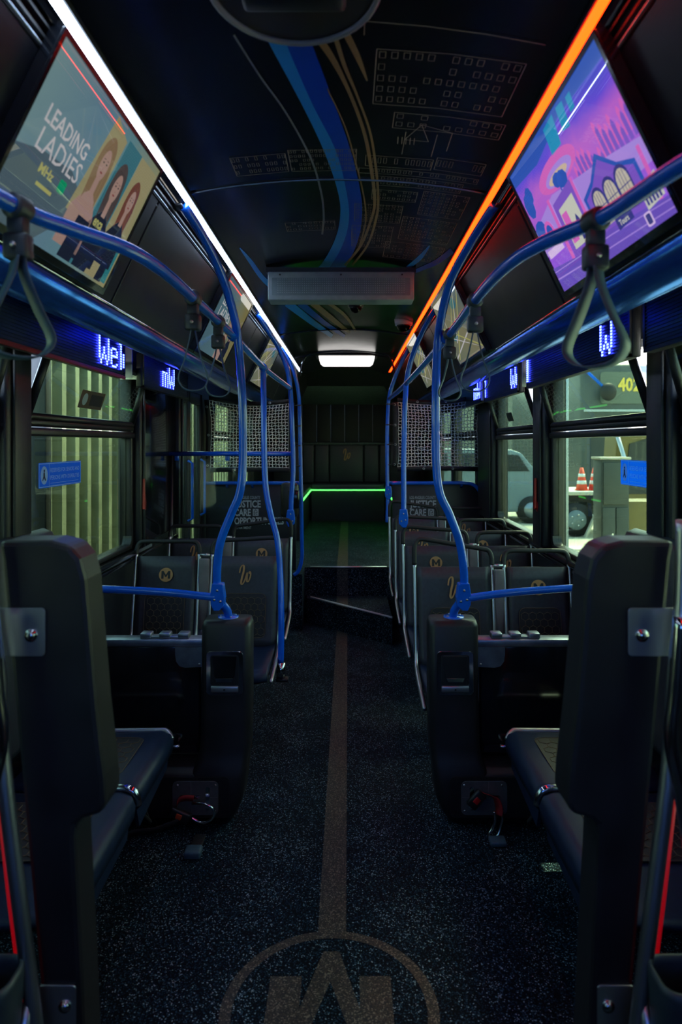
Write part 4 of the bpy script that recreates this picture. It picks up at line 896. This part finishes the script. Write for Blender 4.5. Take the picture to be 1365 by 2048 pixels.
# ================================================================ SIDE BENCHES (facing the aisle)
def bench(s,lab):
    t=thing('side_facing_seats',lab,'seat',(s*.95,2.2,0)); X=lambda x:s*x
    for k,(y0,y1) in enumerate(((1.62,2.24),(2.26,2.72))):
        rows=[]
        for x,z in ((1.10,.455),(.95,.448),(.80,.450),(.70,.456),(.672,.446),(.664,.425),(.668,.39)):
            e=.0; rows.append([(X(x+.012),y0+.004,z-.006),(X(x),y0+.03,z),(X(x),(y0+y1)/2,z-.003),(X(x),y1-.03,z),(X(x+.012),y1-.004,z-.006)])
        MB().sheet(rows).build('seat_cushion','seatp',t,solid=.02)
        yc=(y0+y1)/2+ (.0 if k else .08); 
        MB().prism(rrect(-.15,-.15,.15,.15,.04),(X(.90),yc,.4600),(1,0,0),(0,1,0),(0,0,1),.003).build('quilted_insert','quilt',t)
        hexstitch(.30,.30,.026,lambda u,v:(X(.90)+u,yc-.15+v,.4640),t)
        MB().prism([(y0+.01,.42),(y1-.01,.42),(y1-.05,.33),(y0+.06,.30)],(X(.675),0,0),(0,1,0),(0,0,1),(s,0,0),.012).build('front_flap','seatp',t)
        MB().box((X(1.115),y0+.01,.50),(X(1.205),y1-.01,1.27),.04).build('backrest','seatc',t)
    MB().tube(catmull([(X(1.1),2.725,.45),(X(.75),2.727,.455),(X(.69),2.725,.452),(X(.664),2.70,.43)],5),.011,10).build('edge_tube','steel',t)
    MB().tube(catmull([(X(.76),2.25,.462),(X(.69),2.25,.462),(X(.665),2.25,.44),(X(.66),2.25,.41)],5),.014,10).build('joint_tube','chrome',t)
    mb=MB(); 
    for y in (1.8,2.5): mb.box((X(.80),y-.02,.36),(X(1.2),y+.02,.43),.006); mb.box((X(1.10),y-.02,0),(X(1.16),y+.02,.38),.006)
    mb.build('support_frame','black',t)
    MB().tube(catmull([(X(.80),2.62,.40),(X(.78),2.66,.25),(X(.76),2.70,.12),(X(.74),2.66,.13),(X(.76),2.60,.2)],5),.008,6).build('release_cable','rubber',t)
    return t
bench(-1,'blue side facing seats against the left wall in front of the barrier'); bench(1,'blue side facing seats against the right wall in front of the barrier')
# ================================================================ NEAR END PANELS
def endpanel(s,lab,dx):
    X=lambda x:(x if s<0 else -x+dx)
    t=thing('end_panel',lab,'panel',(s*.62,1.45,0)); Y=1.40
    q=[(-5,1083),(98,1082),(138,1092),(160,1118),(171,1160),(182,1300),(192,1420),(208,1560),(211,1612),(200,1630),(165,1640),(151,1652),(149,1680),(160,1900),(170,2130),(176,2400),(110,2400),(96,2130),(79,1976),(50,1650),(19,1307),(2,1120)]
    poly=[(X(P(u,v,Y).x),P(u,v,Y).z) for u,v in q]
    poly=[(a,max(b,.0)) for a,b in poly]
    MB().prism(poly,(0,Y,0),(1,0,0),(0,0,1),(0,1,0),.10).build('moulded_panel','shell',t,bev=.014)
    def pt(u,v,y): a=P(u,v,y); return Vector((X(a.x),a.y,a.z))
    for (u0,u1,v0,v1,su,sv,nm) in((-22,88,1217,1314,62,1271,'top'),(75,150,1974,2062,130,2013,'low')):
        a,b=pt(u0,v1,1.392),pt(u1,v0,1.392); x0,x1=sorted((a.x,b.x))
        pl=MB().prism(rrect(x0,a.z,x1,b.z,.008,3),(0,1.3995,0),(1,0,0),(0,0,1),(0,-1,0),.004).build('fixing_plate','steel',t,bev=.001)
        c=pt(su,sv,1.395); mb=MB().cyl((c.x,1.396,c.z),(c.x,1.393,c.z),.013,18); mb.sph((c.x,1.393,c.z),.009,1,.6,1); mb.build('screw','chrome',pl)
    # steel tubes
    MB().tube(catmull([pt(-22,1040,1.38),pt(-18,1215,1.375),pt(-4,1350,1.37),pt(2,1470,1.365),pt(14,1600,1.36),pt(36,1780,1.355),pt(62,1985,1.35),pt(88,2200,1.35),pt(105,2380,1.35)],5),.0155,14).build('frame_tube','steel',t)
    MB().tube(catmull([pt(-18,1235,1.355),pt(-8,1380,1.35),pt(0,1480,1.345),pt(-20,1590,1.34),pt(-48,1760,1.33),pt(-75,1950,1.32),pt(-100,2160,1.31),pt(-135,2420,1.31)],5),.0155,14).build('brace_tube','chrome',t)
    MB().tube([pt(64,1985,1.352),pt(40,2090,1.33),pt(10,2200,1.31)],.013,10).build('brace_tube','steel',t)
    MB().tube([pt(-2,1600,1.40),pt(20,1800,1.395),pt(46,2005,1.39)],.0055,8).build('red_reflection_line',emat('dim_red_reflection',(.6,.0,.006),.35),t)  # reflection of the red ceiling strip, drawn as a faintly glowing tube
    # grey bin pocket
    mb=MB(); rows=[]
    for v,g in((1948,0),(1965,.002),(2400,-.02)):
        c=pt(-35,v,1.30); rows.append([(c.x+p[0],c.y+p[1],max(c.z,.06)) for p in rrect(-.062-g,-.05,.062+g,.05,.03,4)])
    mb.sheet([r+[r[0]] for r in rows]); mb.build('side_pocket','strapb',t,solid=.006)
    return t
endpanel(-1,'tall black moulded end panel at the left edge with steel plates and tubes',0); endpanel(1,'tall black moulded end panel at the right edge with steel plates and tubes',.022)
# ================================================================ PARTITIONS AND NETS
def partition(s,lab):
    t=thing('rear_partition',lab,'partition',(s*.8,5.95,.48)); x0,x1=sorted((s*.42,s*1.21))
    MB().box((x0,5.945,.50 if s<0 else .0),(x1,5.975,1.25),.006).build('panel','wall',t)
    mb=MB(); u0=469 if s<0 else 820; 
    L=[('LOS ANGELES COUNTY',998,6,52,.004),('JUSTICE',1014.5,14,53,.03),('CARE',1031.5,14,33,.03),('OPPORTUNITIES',1048.5,14,99,.03),('DEPARTMENT',1058,5,34,.004)]
    for tx,v,hp,wp,bo in L:
        p=P(u0,v,5.944); text_into(mb,tx,1,(p.x,5.944,p.z),(1,0,0),(0,0,1),(0,-1,0),width=wp*5.944/F,height=hp*5.944/F,bold=bo,lift=.0012)
    p=P(u0+37,1031.5,5.944); x,z=p.x,p.z; mb.prism([(x,z),(x+.05,z),(x+.05,z+.06),(x,z+.06)],(0,5.944,0),(1,0,0),(0,0,1),(0,-1,0),.001)
    mb.build('lettering','txt',t)
    m2=MB(); p=P(u0+39,1033,5.943); 
    for k,w_ in enumerate(('AND',)):
        for j,ch in enumerate(w_): text_into(m2,ch,1,(x+.008,5.9425,z+.042-.0175*j),(1,0,0),(0,0,1),(0,-1,0),width=.032,height=.013,bold=.02,lift=.0006)
    m2.build('lettering','dark',t)
    if s<0: pts=[(-.39,5.90,1.262),(-.7,5.90,1.262),(-1.20,5.90,1.262)]
    else: pts=[(.385,5.90,1.262),(.7,5.90,1.262),(1.03,5.90,1.262),(1.12,5.90,1.245),(1.17,5.90,1.19),(1.185,5.90,1.10),(1.185,5.90,.98)]
    MB().tube(catmull(pts,6),.0155,12).build('rail','blue',t)
    for x in (.52,.80,1.02): MB().cyl((s*x,5.90,1.262),(s*x,5.95,1.225),.012,10).build('rail_mount','blue',t)
    return t
partition(-1,'black speckled partition with white county lettering left of the rear aisle'); partition(1,'black speckled partition with white county lettering right of the rear aisle')
def net(s,lab,x0,x1,z0,z1,pole_x):
    t=thing('cargo_net',lab,'net',(s*(x0+x1)/2,5.93,z0)); Y=5.93
    nx=int((x1-x0)/.0285); nz=int((z1-z0)/.0285); mb=MB()
    def pt(a,b):                                       # a across (0 inner), b up
        sag=.035*math.sin(a*math.pi)*(1 if b>.5 else -.2)*abs(b-.5)*2; pull=.012*math.sin(b*math.pi)
        return (s*(x0+(x1-x0)*a+pull*(1-2*a)+.004*math.sin(b*9+a*5)),Y+.01*math.sin(a*7+b*4),z0+(z1-z0)*b-sag+.10*(a-.4)*(b>.5)*(b-.5)*.6)
    for j in range(nz+1):
        mb.tube([pt(i/nx,min(1,max(0,(j+(.16 if (i+j)%2 else -.16))/nz))) for i in range(nx+1)],.0029,4)
    for i in range(nx+1):
        mb.tube([pt(min(1,max(0,(i+.10*((-1)**(i+j)))/nx)),j/nz) for j in range(nz+1)],.0029,4)
    mb.build('mesh','net',t,kind='stuff')
    mb=MB(); n=12
    edges=[[pt(k/n,0) for k in range(n+1)],[pt(k/n,1) for k in range(n+1)],[pt(0,k/n) for k in range(n+1)],[pt(1,k/n) for k in range(n+1)]]
    offs=[(0,-.018),(0,.018),(-s*.022,0),(s*.020,0)]; ws=[.04,.04,.05,.045]
    for e,o,w_ in zip(edges,offs,ws): mb.band([(p[0]+o[0],p[1],p[2]+o[1]) for p in e],w_,.004,(0,0,1) if o[1] else (1,0,0))
    bd=mb.build('border','rubber',t)
    gs=[(0,k) for k in(.04,.34,.64,.96)]+[(1,k) for k in(.04,.5,.9)]+[(k,0) for k in(.32,.68)]+[(k,1) for k in(.25,.6)]
    for a,b in gs:
        p=pt(a,b); o=(-.028*s if a==0 else .024*s if a==1 else 0, -.020 if b==0 else .020 if b==1 else 0)
        q=(p[0]+o[0],p[1]-.004,p[2]+o[1]); MB().tube([(q[0]+.008*math.cos(k*math.pi/6),q[1],q[2]+.008*math.sin(k*math.pi/6)) for k in range(12)],.003,6,closed=True).build('grommet','steel',t)
        if a==0:
            MB().tube([(pole_x-.02,5.85,q[2]),(pole_x+.02,5.85,q[2])],.0,4) if 0 else None
            MB().tube([(pole_x+.0195*math.cos(k*math.pi/6),5.85+.0195*math.sin(k*math.pi/6),q[2]) for k in range(12)],.0045,6,closed=True).build('pole_clip','rubber',t)
            MB().band([(pole_x+(.018 if q[0]>pole_x else -.018),5.86,q[2]),(q[0],q[1],q[2])],.010,.002,(0,0,1)).build('tie','rubber',t)
    return t
net(-1,'grey white mesh net with grommets left of the rear aisle',.475,1.17,1.39,1.965,-.388); net(1,'grey white mesh net with grommets right of the rear aisle',.462,1.17,1.40,1.975,.378)
# glass partition at the rear door
t=thing('glass_partition','clear glass partition hanging from a blue rail by the left rear door','partition',(-.95,4.7,.4))
MB().box((-1.19,4.715,.42),(-.745,4.722,1.495)).build('glass_pane','glassc',t); MB().tube([(-1.215,4.70,1.533),(-.36,4.67,1.533)],.0155,12).build('rail','blue',t)
for x in(-1.15,-.80): MB().box((x-.014,4.70,1.485),(x+.014,4.73,1.525),.005).build('glass_clip','blue',t)
MB().cyl((-1.19,4.72,0),(-1.19,4.72,1.52),.012,10).build('wall_post','black',t)
# ticket reader
a,b=P(561,1036,5.6),P(599,966,5.6)
t=thing('ticket_reader','rounded black ticket reader box on the far left pole','reader',tuple((a+b)/2)); 
MB().box((a.x,5.60,a.z),(b.x-.01,5.68,b.z),.03).build('housing','black',t); MB().box((a.x+.07,5.57,a.z+.08),(b.x+.0,5.61,b.z-.06),.008).build('reader_head','piano',t); MB().box((b.x-.05,5.66,1.12),(b.x-.02,5.85,1.16),.004).build('pole_bracket','steel',t)
# red emergency levers
for s,y,lab in((-1,3.985,'red emergency lever beside the left window'),(1,4.03,'red emergency lever on the right window pillar')):
    t=thing('emergency_lever',lab,'lever',(s*1.18,y,1.3)); x=s*(1.165 if s<0 else 1.148)
    MB().prism([(-.014,-.09),(.016,-.10),(.022,-.05),(.010,.0),(.008,.085),(-.010,.09),(-.012,.0)],(x,y,1.31),(0,1,0),(0,0,1),(s,0,0),-.014).build('handle','red',t,bev=.003)
    MB().box((x,y-.018,1.20),(x+s*.02,y+.018,1.26),.004).build('pivot','red',t)
# ================================================================ STICKERS
def sticker(s,y0,y1,z0,z1,lab,x,full=True):
    t=thing('window_sticker',lab,'sticker',(x,(y0+y1)/2,z0)); eu=Vector((0,1,0)) if s<0 else Vector((0,-1,0)); n=Vector((-s,0,0)); O=Vector((x,y0 if s<0 else y1,z0)); w,h=abs(y1-y0),z1-z0
    ev=Vector((0,0,1)); MB().prism(rrect(0,0,w,h,.006,3),O,eu,ev,n,.0008).build('sheet','stblue',t)
    mb=MB(); b=.003
    for q in([(b,b),(w-b,b),(w-b,2*b),(b,2*b)],[(b,h-2*b),(w-b,h-2*b),(w-b,h-b),(b,h-b)],[(b,b),(2*b,b),(2*b,h-b),(b,h-b)],[(w-2*b,b),(w-b,b),(w-b,h-b),(w-2*b,h-b)],[(w*.22,b),(w*.22+b*.7,b),(w*.22+b*.7,h-b),(w*.22,h-b)]): mb.prism(q,O,eu,ev,n,.0004,.0009)
    mb.prism(disc(w*.115,h*.5,w*.075,24,h*.36),O,eu,ev,n,.0004,.0009)
    text_into(mb,'RESERVED FOR SENIORS AND',1,O+eu*w*.25+ev*h*.60,eu,ev,n,width=w*.70,height=h*.17,lift=.0014,bold=.012)
    text_into(mb,'PERSONS WITH DISABILITIES',1,O+eu*w*.25+ev*h*.30,eu,ev,n,width=w*.70,height=h*.17,lift=.0014,bold=.012)
    for k in range(1): mb.prism([(w*.25,h*.15),(w*.93,h*.15),(w*.93,h*.165),(w*.25,h*.165)],O,eu,ev,n,.0004,.0009)
    mb.build('lettering','stpale',t)
    mb=MB(); mb.prism(disc(w*.115,h*.68,w*.014,12),O,eu,ev,n,.0003,.0015)
    mb.prism([(w*.10,h*.62),(w*.125,h*.62),(w*.13,h*.45),(w*.15,h*.3),(w*.135,h*.28),(w*.11,h*.40),(w*.085,h*.28),(w*.075,h*.30),(w*.095,h*.45)],O,eu,ev,n,.0003,.0015)
    mb.build('pictogram','dark',t); return t
sticker(-1,2.78,3.22,1.417,1.522,'blue sticker reserving seats on the left window pane',-1.228)
sticker(1,2.60,2.985,1.425,1.532,'blue sticker reserving seats on the right window pane',1.228)

# ---- upper pane marks: left one a painted sticker reflection, right one a tag
def tilt_pt(s,y,z): return Vector((s*(HW-.012-.09*(z-1.70)/.285)-s*.006,y,z))
for s,y0,y1,z0,z1,lab,m in((-1,3.06,3.42,1.765,1.845,'brown painted sticker reflection with round mark on the left tilted upper window','tag'),(1,4.72,4.92,1.76,1.82,'small dark tag on the right tilted upper window','dark')):
    o=tilt_pt(s,y0,z0); up=(tilt_pt(s,y0,z1)-o); h=up.length; up.normalize(); n=Vector((0,1,0)).cross(up)*(1 if s<0 else -1)
    if n.x*s>0: n=-n
    t=thing('window_tag',lab,'tag',tuple(o)); w=(y1-y0)*.8
    MB().prism(rrect(0,0,w,h,.006,3),o,(0,1,0),up,n,.001).build('sheet',m,t)
    if s<0: MB().prism(disc(w*.2,h*.5,h*.34,18),o,(0,1,0),up,n,.0005,.0012).build('round_mark','stpale',t); MB().prism(rrect(w*.42,h*.18,w*.94,h*.82,.003,2),o,(0,1,0),up,n,.0005,.0012).build('dark_block','dark',t)
# ================================================================ OUTSIDE
gz=-.38
g=MB(); g.add([(-60,-60,gz),(60,-60,gz),(60,90,gz),(-60,90,gz)],[[0,1,2,3]]); g=g.build('yard_ground','asphalt'); struct(g)
# corrugated container on the left
t=thing('shipping_container','corrugated metal container wall outside the left windows','container',(-2.6,9,gz))
mb=MB(); x=-2.15; y=4.95; V=[]
while y<15:
    V+= [(x,y),(x,y+.075),(x-.085,y+.095),(x-.085,y+.235),]; y+=.255
mb.sheet([[(p[0],p[1],gz+.15) for p in V],[(p[0],p[1],2.30) for p in V]],smooth=False); mb.build('corrugated_side',mat('olive_container_paint',(.34,.36,.24),.6,0,.25,3),t,solid=.004)
MB().box((-2.22,4.9,2.30),(-2.12,15.2,2.42),.01).build('top_beam','spacer',t); MB().box((-2.22,4.9,gz),(-2.12,15.2,gz+.16),.01).build('bottom_beam','spacer',t)
MB().box((-2.24,4.86,gz),(-2.12,4.96,2.42),.01).build('corner_post','rubber',t); MB().box((-4.6,4.9,gz+.1),(-2.23,15.1,2.4)).build('body','spacer',t)
t=thing('board_fence','low dark board fence outside the left window before the container','fence',(-2.3,3.5,gz))
for k in range(8): MB().box((-2.32,1.0+.47*k,gz),(-2.29,1.0+.47*k+.46,1.72+.01*(k%3))).build('board','rubber',t)
# van
vm=mat('pale_blue_van_paint',(.16,.22,.27),.35,0,.05,3); gm=mat('dark_vehicle_glass',(.03,.04,.05),.08)
t=thing('parked_van','pale blue van parked far outside the right rear window','van',(3.6,17.8,gz)); Y=17.0
prof=[(1.2,.0),(5.50,.0),(5.52,.55),(5.42,.88),(4.75,1.00),(4.35,1.48),(4.1,1.56),(1.3,1.60),(1.2,1.4)]
MB().prism([(a,gz+.28+b) for a,b in prof],(0,Y,0),(1,0,0),(0,0,1),(0,1,0),1.9).build('body',vm,t,bev=.05)
for q in ([(1.5,1.02),(2.5,1.02),(2.5,1.45),(1.5,1.45)],[(2.6,1.02),(3.5,1.02),(3.5,1.45),(2.6,1.45)],[(3.6,1.02),(4.55,1.02),(4.28,1.42),(3.6,1.45)]): MB().prism([(a,gz+.28+b) for a,b in q],(0,Y-.01,0),(1,0,0),(0,0,1),(0,1,0),.02).build('side_window',gm,t)
for x in (2.0,4.6):
    w=MB().cyl((x,Y-.03,gz+.34),(x,Y+.25,gz+.34),.34,28).build('wheel','rubber',t); MB().cyl((x,Y-.04,gz+.34),(x,Y-.02,gz+.34),.19,20).build('hub','alu',w)
MB().box((3.52,Y-.03,gz+1.1),(3.60,Y-.005,gz+1.13)).build('door_handle','chrome',t)
# flatbed trailer with cones
t=thing('flatbed_trailer','low flatbed trailer carrying traffic cones outside the right window','trailer',(5.2,15.3,gz)); dk=mat('weathered_bed',(.55,.54,.48),.7,0,.2,3)
MB().box((4.65,14.6,.50),(7.4,16.2,.58),.01).build('bed',dk,t)
mb=MB(); mb.box((4.7,14.65,.36),(7.3,14.75,.48)); mb.box((4.7,16.0,.36),(7.3,16.1,.48)); mb.box((4.9,14.7,.05),(5.0,16.1,.15)); mb.box((5.6,14.7,.0),(5.68,15.9,.40)); mb.box((4.8,14.7,.22),(6.2,14.78,.28)); mb.build('chassis','rubber',t)
w=MB().cyl((4.9,14.55,-.02),(4.9,14.75,-.02),.36,26).build('wheel','rubber',t); MB().cyl((4.9,14.52,-.02),(4.9,14.56,-.02),.21,22).build('hub',vm,w)
for k in range(5): 
    a=k*2*math.pi/5; MB().cyl((4.9+.12*math.cos(a),14.50,-.02+.12*math.sin(a)),(4.9+.12*math.cos(a),14.53,-.02+.12*math.sin(a)),.02,8).build('lug_nut','chrome',w)
cm=mat('cone_orange',(.85,.09,.04),.5); cw=mat('cone_white_band',(.8,.8,.8),.5)
for i,(x,y,lab) in enumerate(((5.17,15.0,'orange traffic cone, left one of the three on the trailer'),(5.45,15.0,'orange traffic cone, middle one of the three on the trailer'),(5.72,15.3,'orange traffic cone, right one of the three on the trailer'))):
    t=thing('traffic_cone',lab,'cone',(x,y,.58),'traffic cones on the trailer'); MB().tube([(x,y,.60),(x,y,.80),(x,y,1.08)],[.13,.09,.035],18).build('cone_body',cm,t); MB().box((x-.125,y-.125,.58),(x+.125,y+.125,.60),.005).build('cone_base',cm,t)
    for z0,z1,r0,r1 in((.72,.80,.109,.094),(.88,.95,.08,.067)): MB().tube([(x,y,z0),(x,y,z1)],[r0,r1],18).build('white_band',cw,t)
t=thing('spare_board','pale board leaning against the trailer bed','board',(5.3,14.4,gz)); MB().prism([(5.05,gz),(5.45,.49),(5.50,.49),(5.10,gz)],(0,14.45,0),(1,0,0),(0,0,1),(0,1,0),.1).build('board',dk,t)
# cabinet
t=thing('electrical_cabinet','grey and ochre metal cabinet standing outside the right window','cabinet',(3.4,9.2,gz)); cg=mat('cabinet_grey_paint',(.045,.05,.045),.6,0,.15,4); oc=mat('ochre_paint',(.15,.10,.022),.5,0,.2,4)
MB().box((3.30,8.8,gz),(3.66,9.1,1.40),.01).build('body',cg,t); MB().box((3.68,8.9,gz),(4.35,9.4,.85),.01).build('side_box',oc,t)
for x0,x1 in((3.31,3.475),(3.485,3.65)):
    d_=MB().box((x0,8.775,gz+.1),(x1,8.80,.78),.006).build('door',cg,t); MB().box((x1-.05,8.765,.35),(x1-.03,8.776,.45)).build('handle','chrome',d_)
MB().box((3.32,8.775,.82),(3.64,8.80,1.36),.006).build('upper_panel',cg,t); MB().box((3.28,8.78,1.40),(3.68,9.12,1.43),.004).build('lid','cream',t)
# yellow machine
t=thing('yellow_loader','ochre yellow loader machine behind the cabinet outside','machine',(5.3,12.5,gz))
MB().prism([(4.80,.45),(4.88,1.75),(5.5,1.95),(7.2,1.9),(7.2,.3),(4.9,.1)],(0,12.3,0),(1,0,0),(0,0,1),(0,1,0),.6).build('body',oc,t,bev=.03)
MB().prism([(5.0,.7),(5.1,1.6),(5.5,1.72),(5.5,.7)],(0,12.28,0),(1,0,0),(0,0,1),(0,1,0),.02).build('side_hatch','dark',t)
for x in(5.5,6.6): w=MB().cyl((x,12.1,gz+.45),(x,12.5,gz+.45),.45,26).build('wheel','rubber',t); MB().cyl((x,12.07,gz+.45),(x,12.11,gz+.45),.2,18).build('hub',oc,w)
MB().tube([(4.8,12.2,.5),(5.0,12.15,1.2),(4.85,12.2,1.75)],.04,8).build('hydraulic_arm','steel',t)
# parked bus with fleet number
Y=19.6; K=1.395; sx=lambda x:CX+(x-CX)*K; sz=lambda z:1.6+(z-1.6)*K
t=thing('parked_bus','big dark parked bus with yellow number 4029 beyond the right window','bus',(sx(6.6),Y+3,gz))
bg_=mat('bus_dark_body',(.06,.07,.07),.4,0,.1,3); MB().box((sx(4.95),Y+.5,gz+.3),(sx(7.8),Y+9,sz(3.3)),.12).build('body',bg_,t)
MB().prism([(sx(a),sz(b)) for a,b in rrect(5.35,2.45,6.35,3.12,.08)],(0,Y+.46,0),(1,0,0),(0,0,1),(0,1,0),.03).build('destination_window',mat('bus_grey_window',(.09,.11,.10),.2),t)
MB().box((sx(5.0),Y+.44,sz(2.28)),(sx(7.7),Y+.48,sz(2.33))).build('trim_bar','alu',t); MB().prism([(sx(a),sz(b)) for a,b in rrect(5.15,.95,7.6,2.22,.1)],(0,Y+.46,0),(1,0,0),(0,0,1),(0,1,0),.03).build('windscreen',gm,t)
mb=MB(); text_into(mb,'4029',1,(sx(5.72),Y+.455,sz(2.72)),(1,0,0),(0,0,1),(0,-1,0),width=.62*K,height=.28*K,bold=.03,lift=.01); mb.build('fleet_number',mat('number_yellow',(.75,.5,.08),.5),t)
MB().sph((sx(5.42),Y+.1,sz(2.68)),.17*K,1,.6,1.1).build('mirror','rubber',t); MB().tube([(sx(5.3),Y+.1,sz(2.8)),(sx(5.05),Y+.3,sz(3.1)),(sx(4.95),Y+.5,sz(3.2))],.04,8).build('mirror_arm','stblue',t)
for x in(sx(5.3),sx(7.4)): MB().cyl((x-.15,Y+1.6,gz+.48),(x+.15,Y+1.6,gz+.48),.48,24).build('wheel','rubber',t)
tag(MB().box((3.72,12.0,gz),(3.92,12.14,3.5),.02).build('yard_post','alu'),'pale upright post beside the parked bus outside','post')
# paper scraps on the ground
for i,(x,y,a,lab) in enumerate(((4.3,12.9,.3,'pale cardboard sheet on the yard ground, left'),(4.6,11.5,.8,'pale cardboard sheet on the yard ground, right'))):
    t=thing('cardboard_sheet',lab,'cardboard',(x,y,gz)); MB().prism([(x-.3,y-.2),(x+.25,y-.25),(x+.3,y+.15),(x-.2,y+.25)],(0,0,0),(1,0,0),(0,1,0),(0,0,1),.02,gz+.002).build('sheet',dk,t)
# far yard wall
t=thing('yard_wall','long grey building wall closing the yard far away','wall',(0,34,gz)); MB().box((-30,34,gz),(30,35,4.2)).build('wall_face',mat('yard_wall_grey',(.20,.21,.19),.8,0,.3,.5),t); MB().box((-30,33.9,4.2),(30,35.1,4.35)).build('coping','spacer',t)
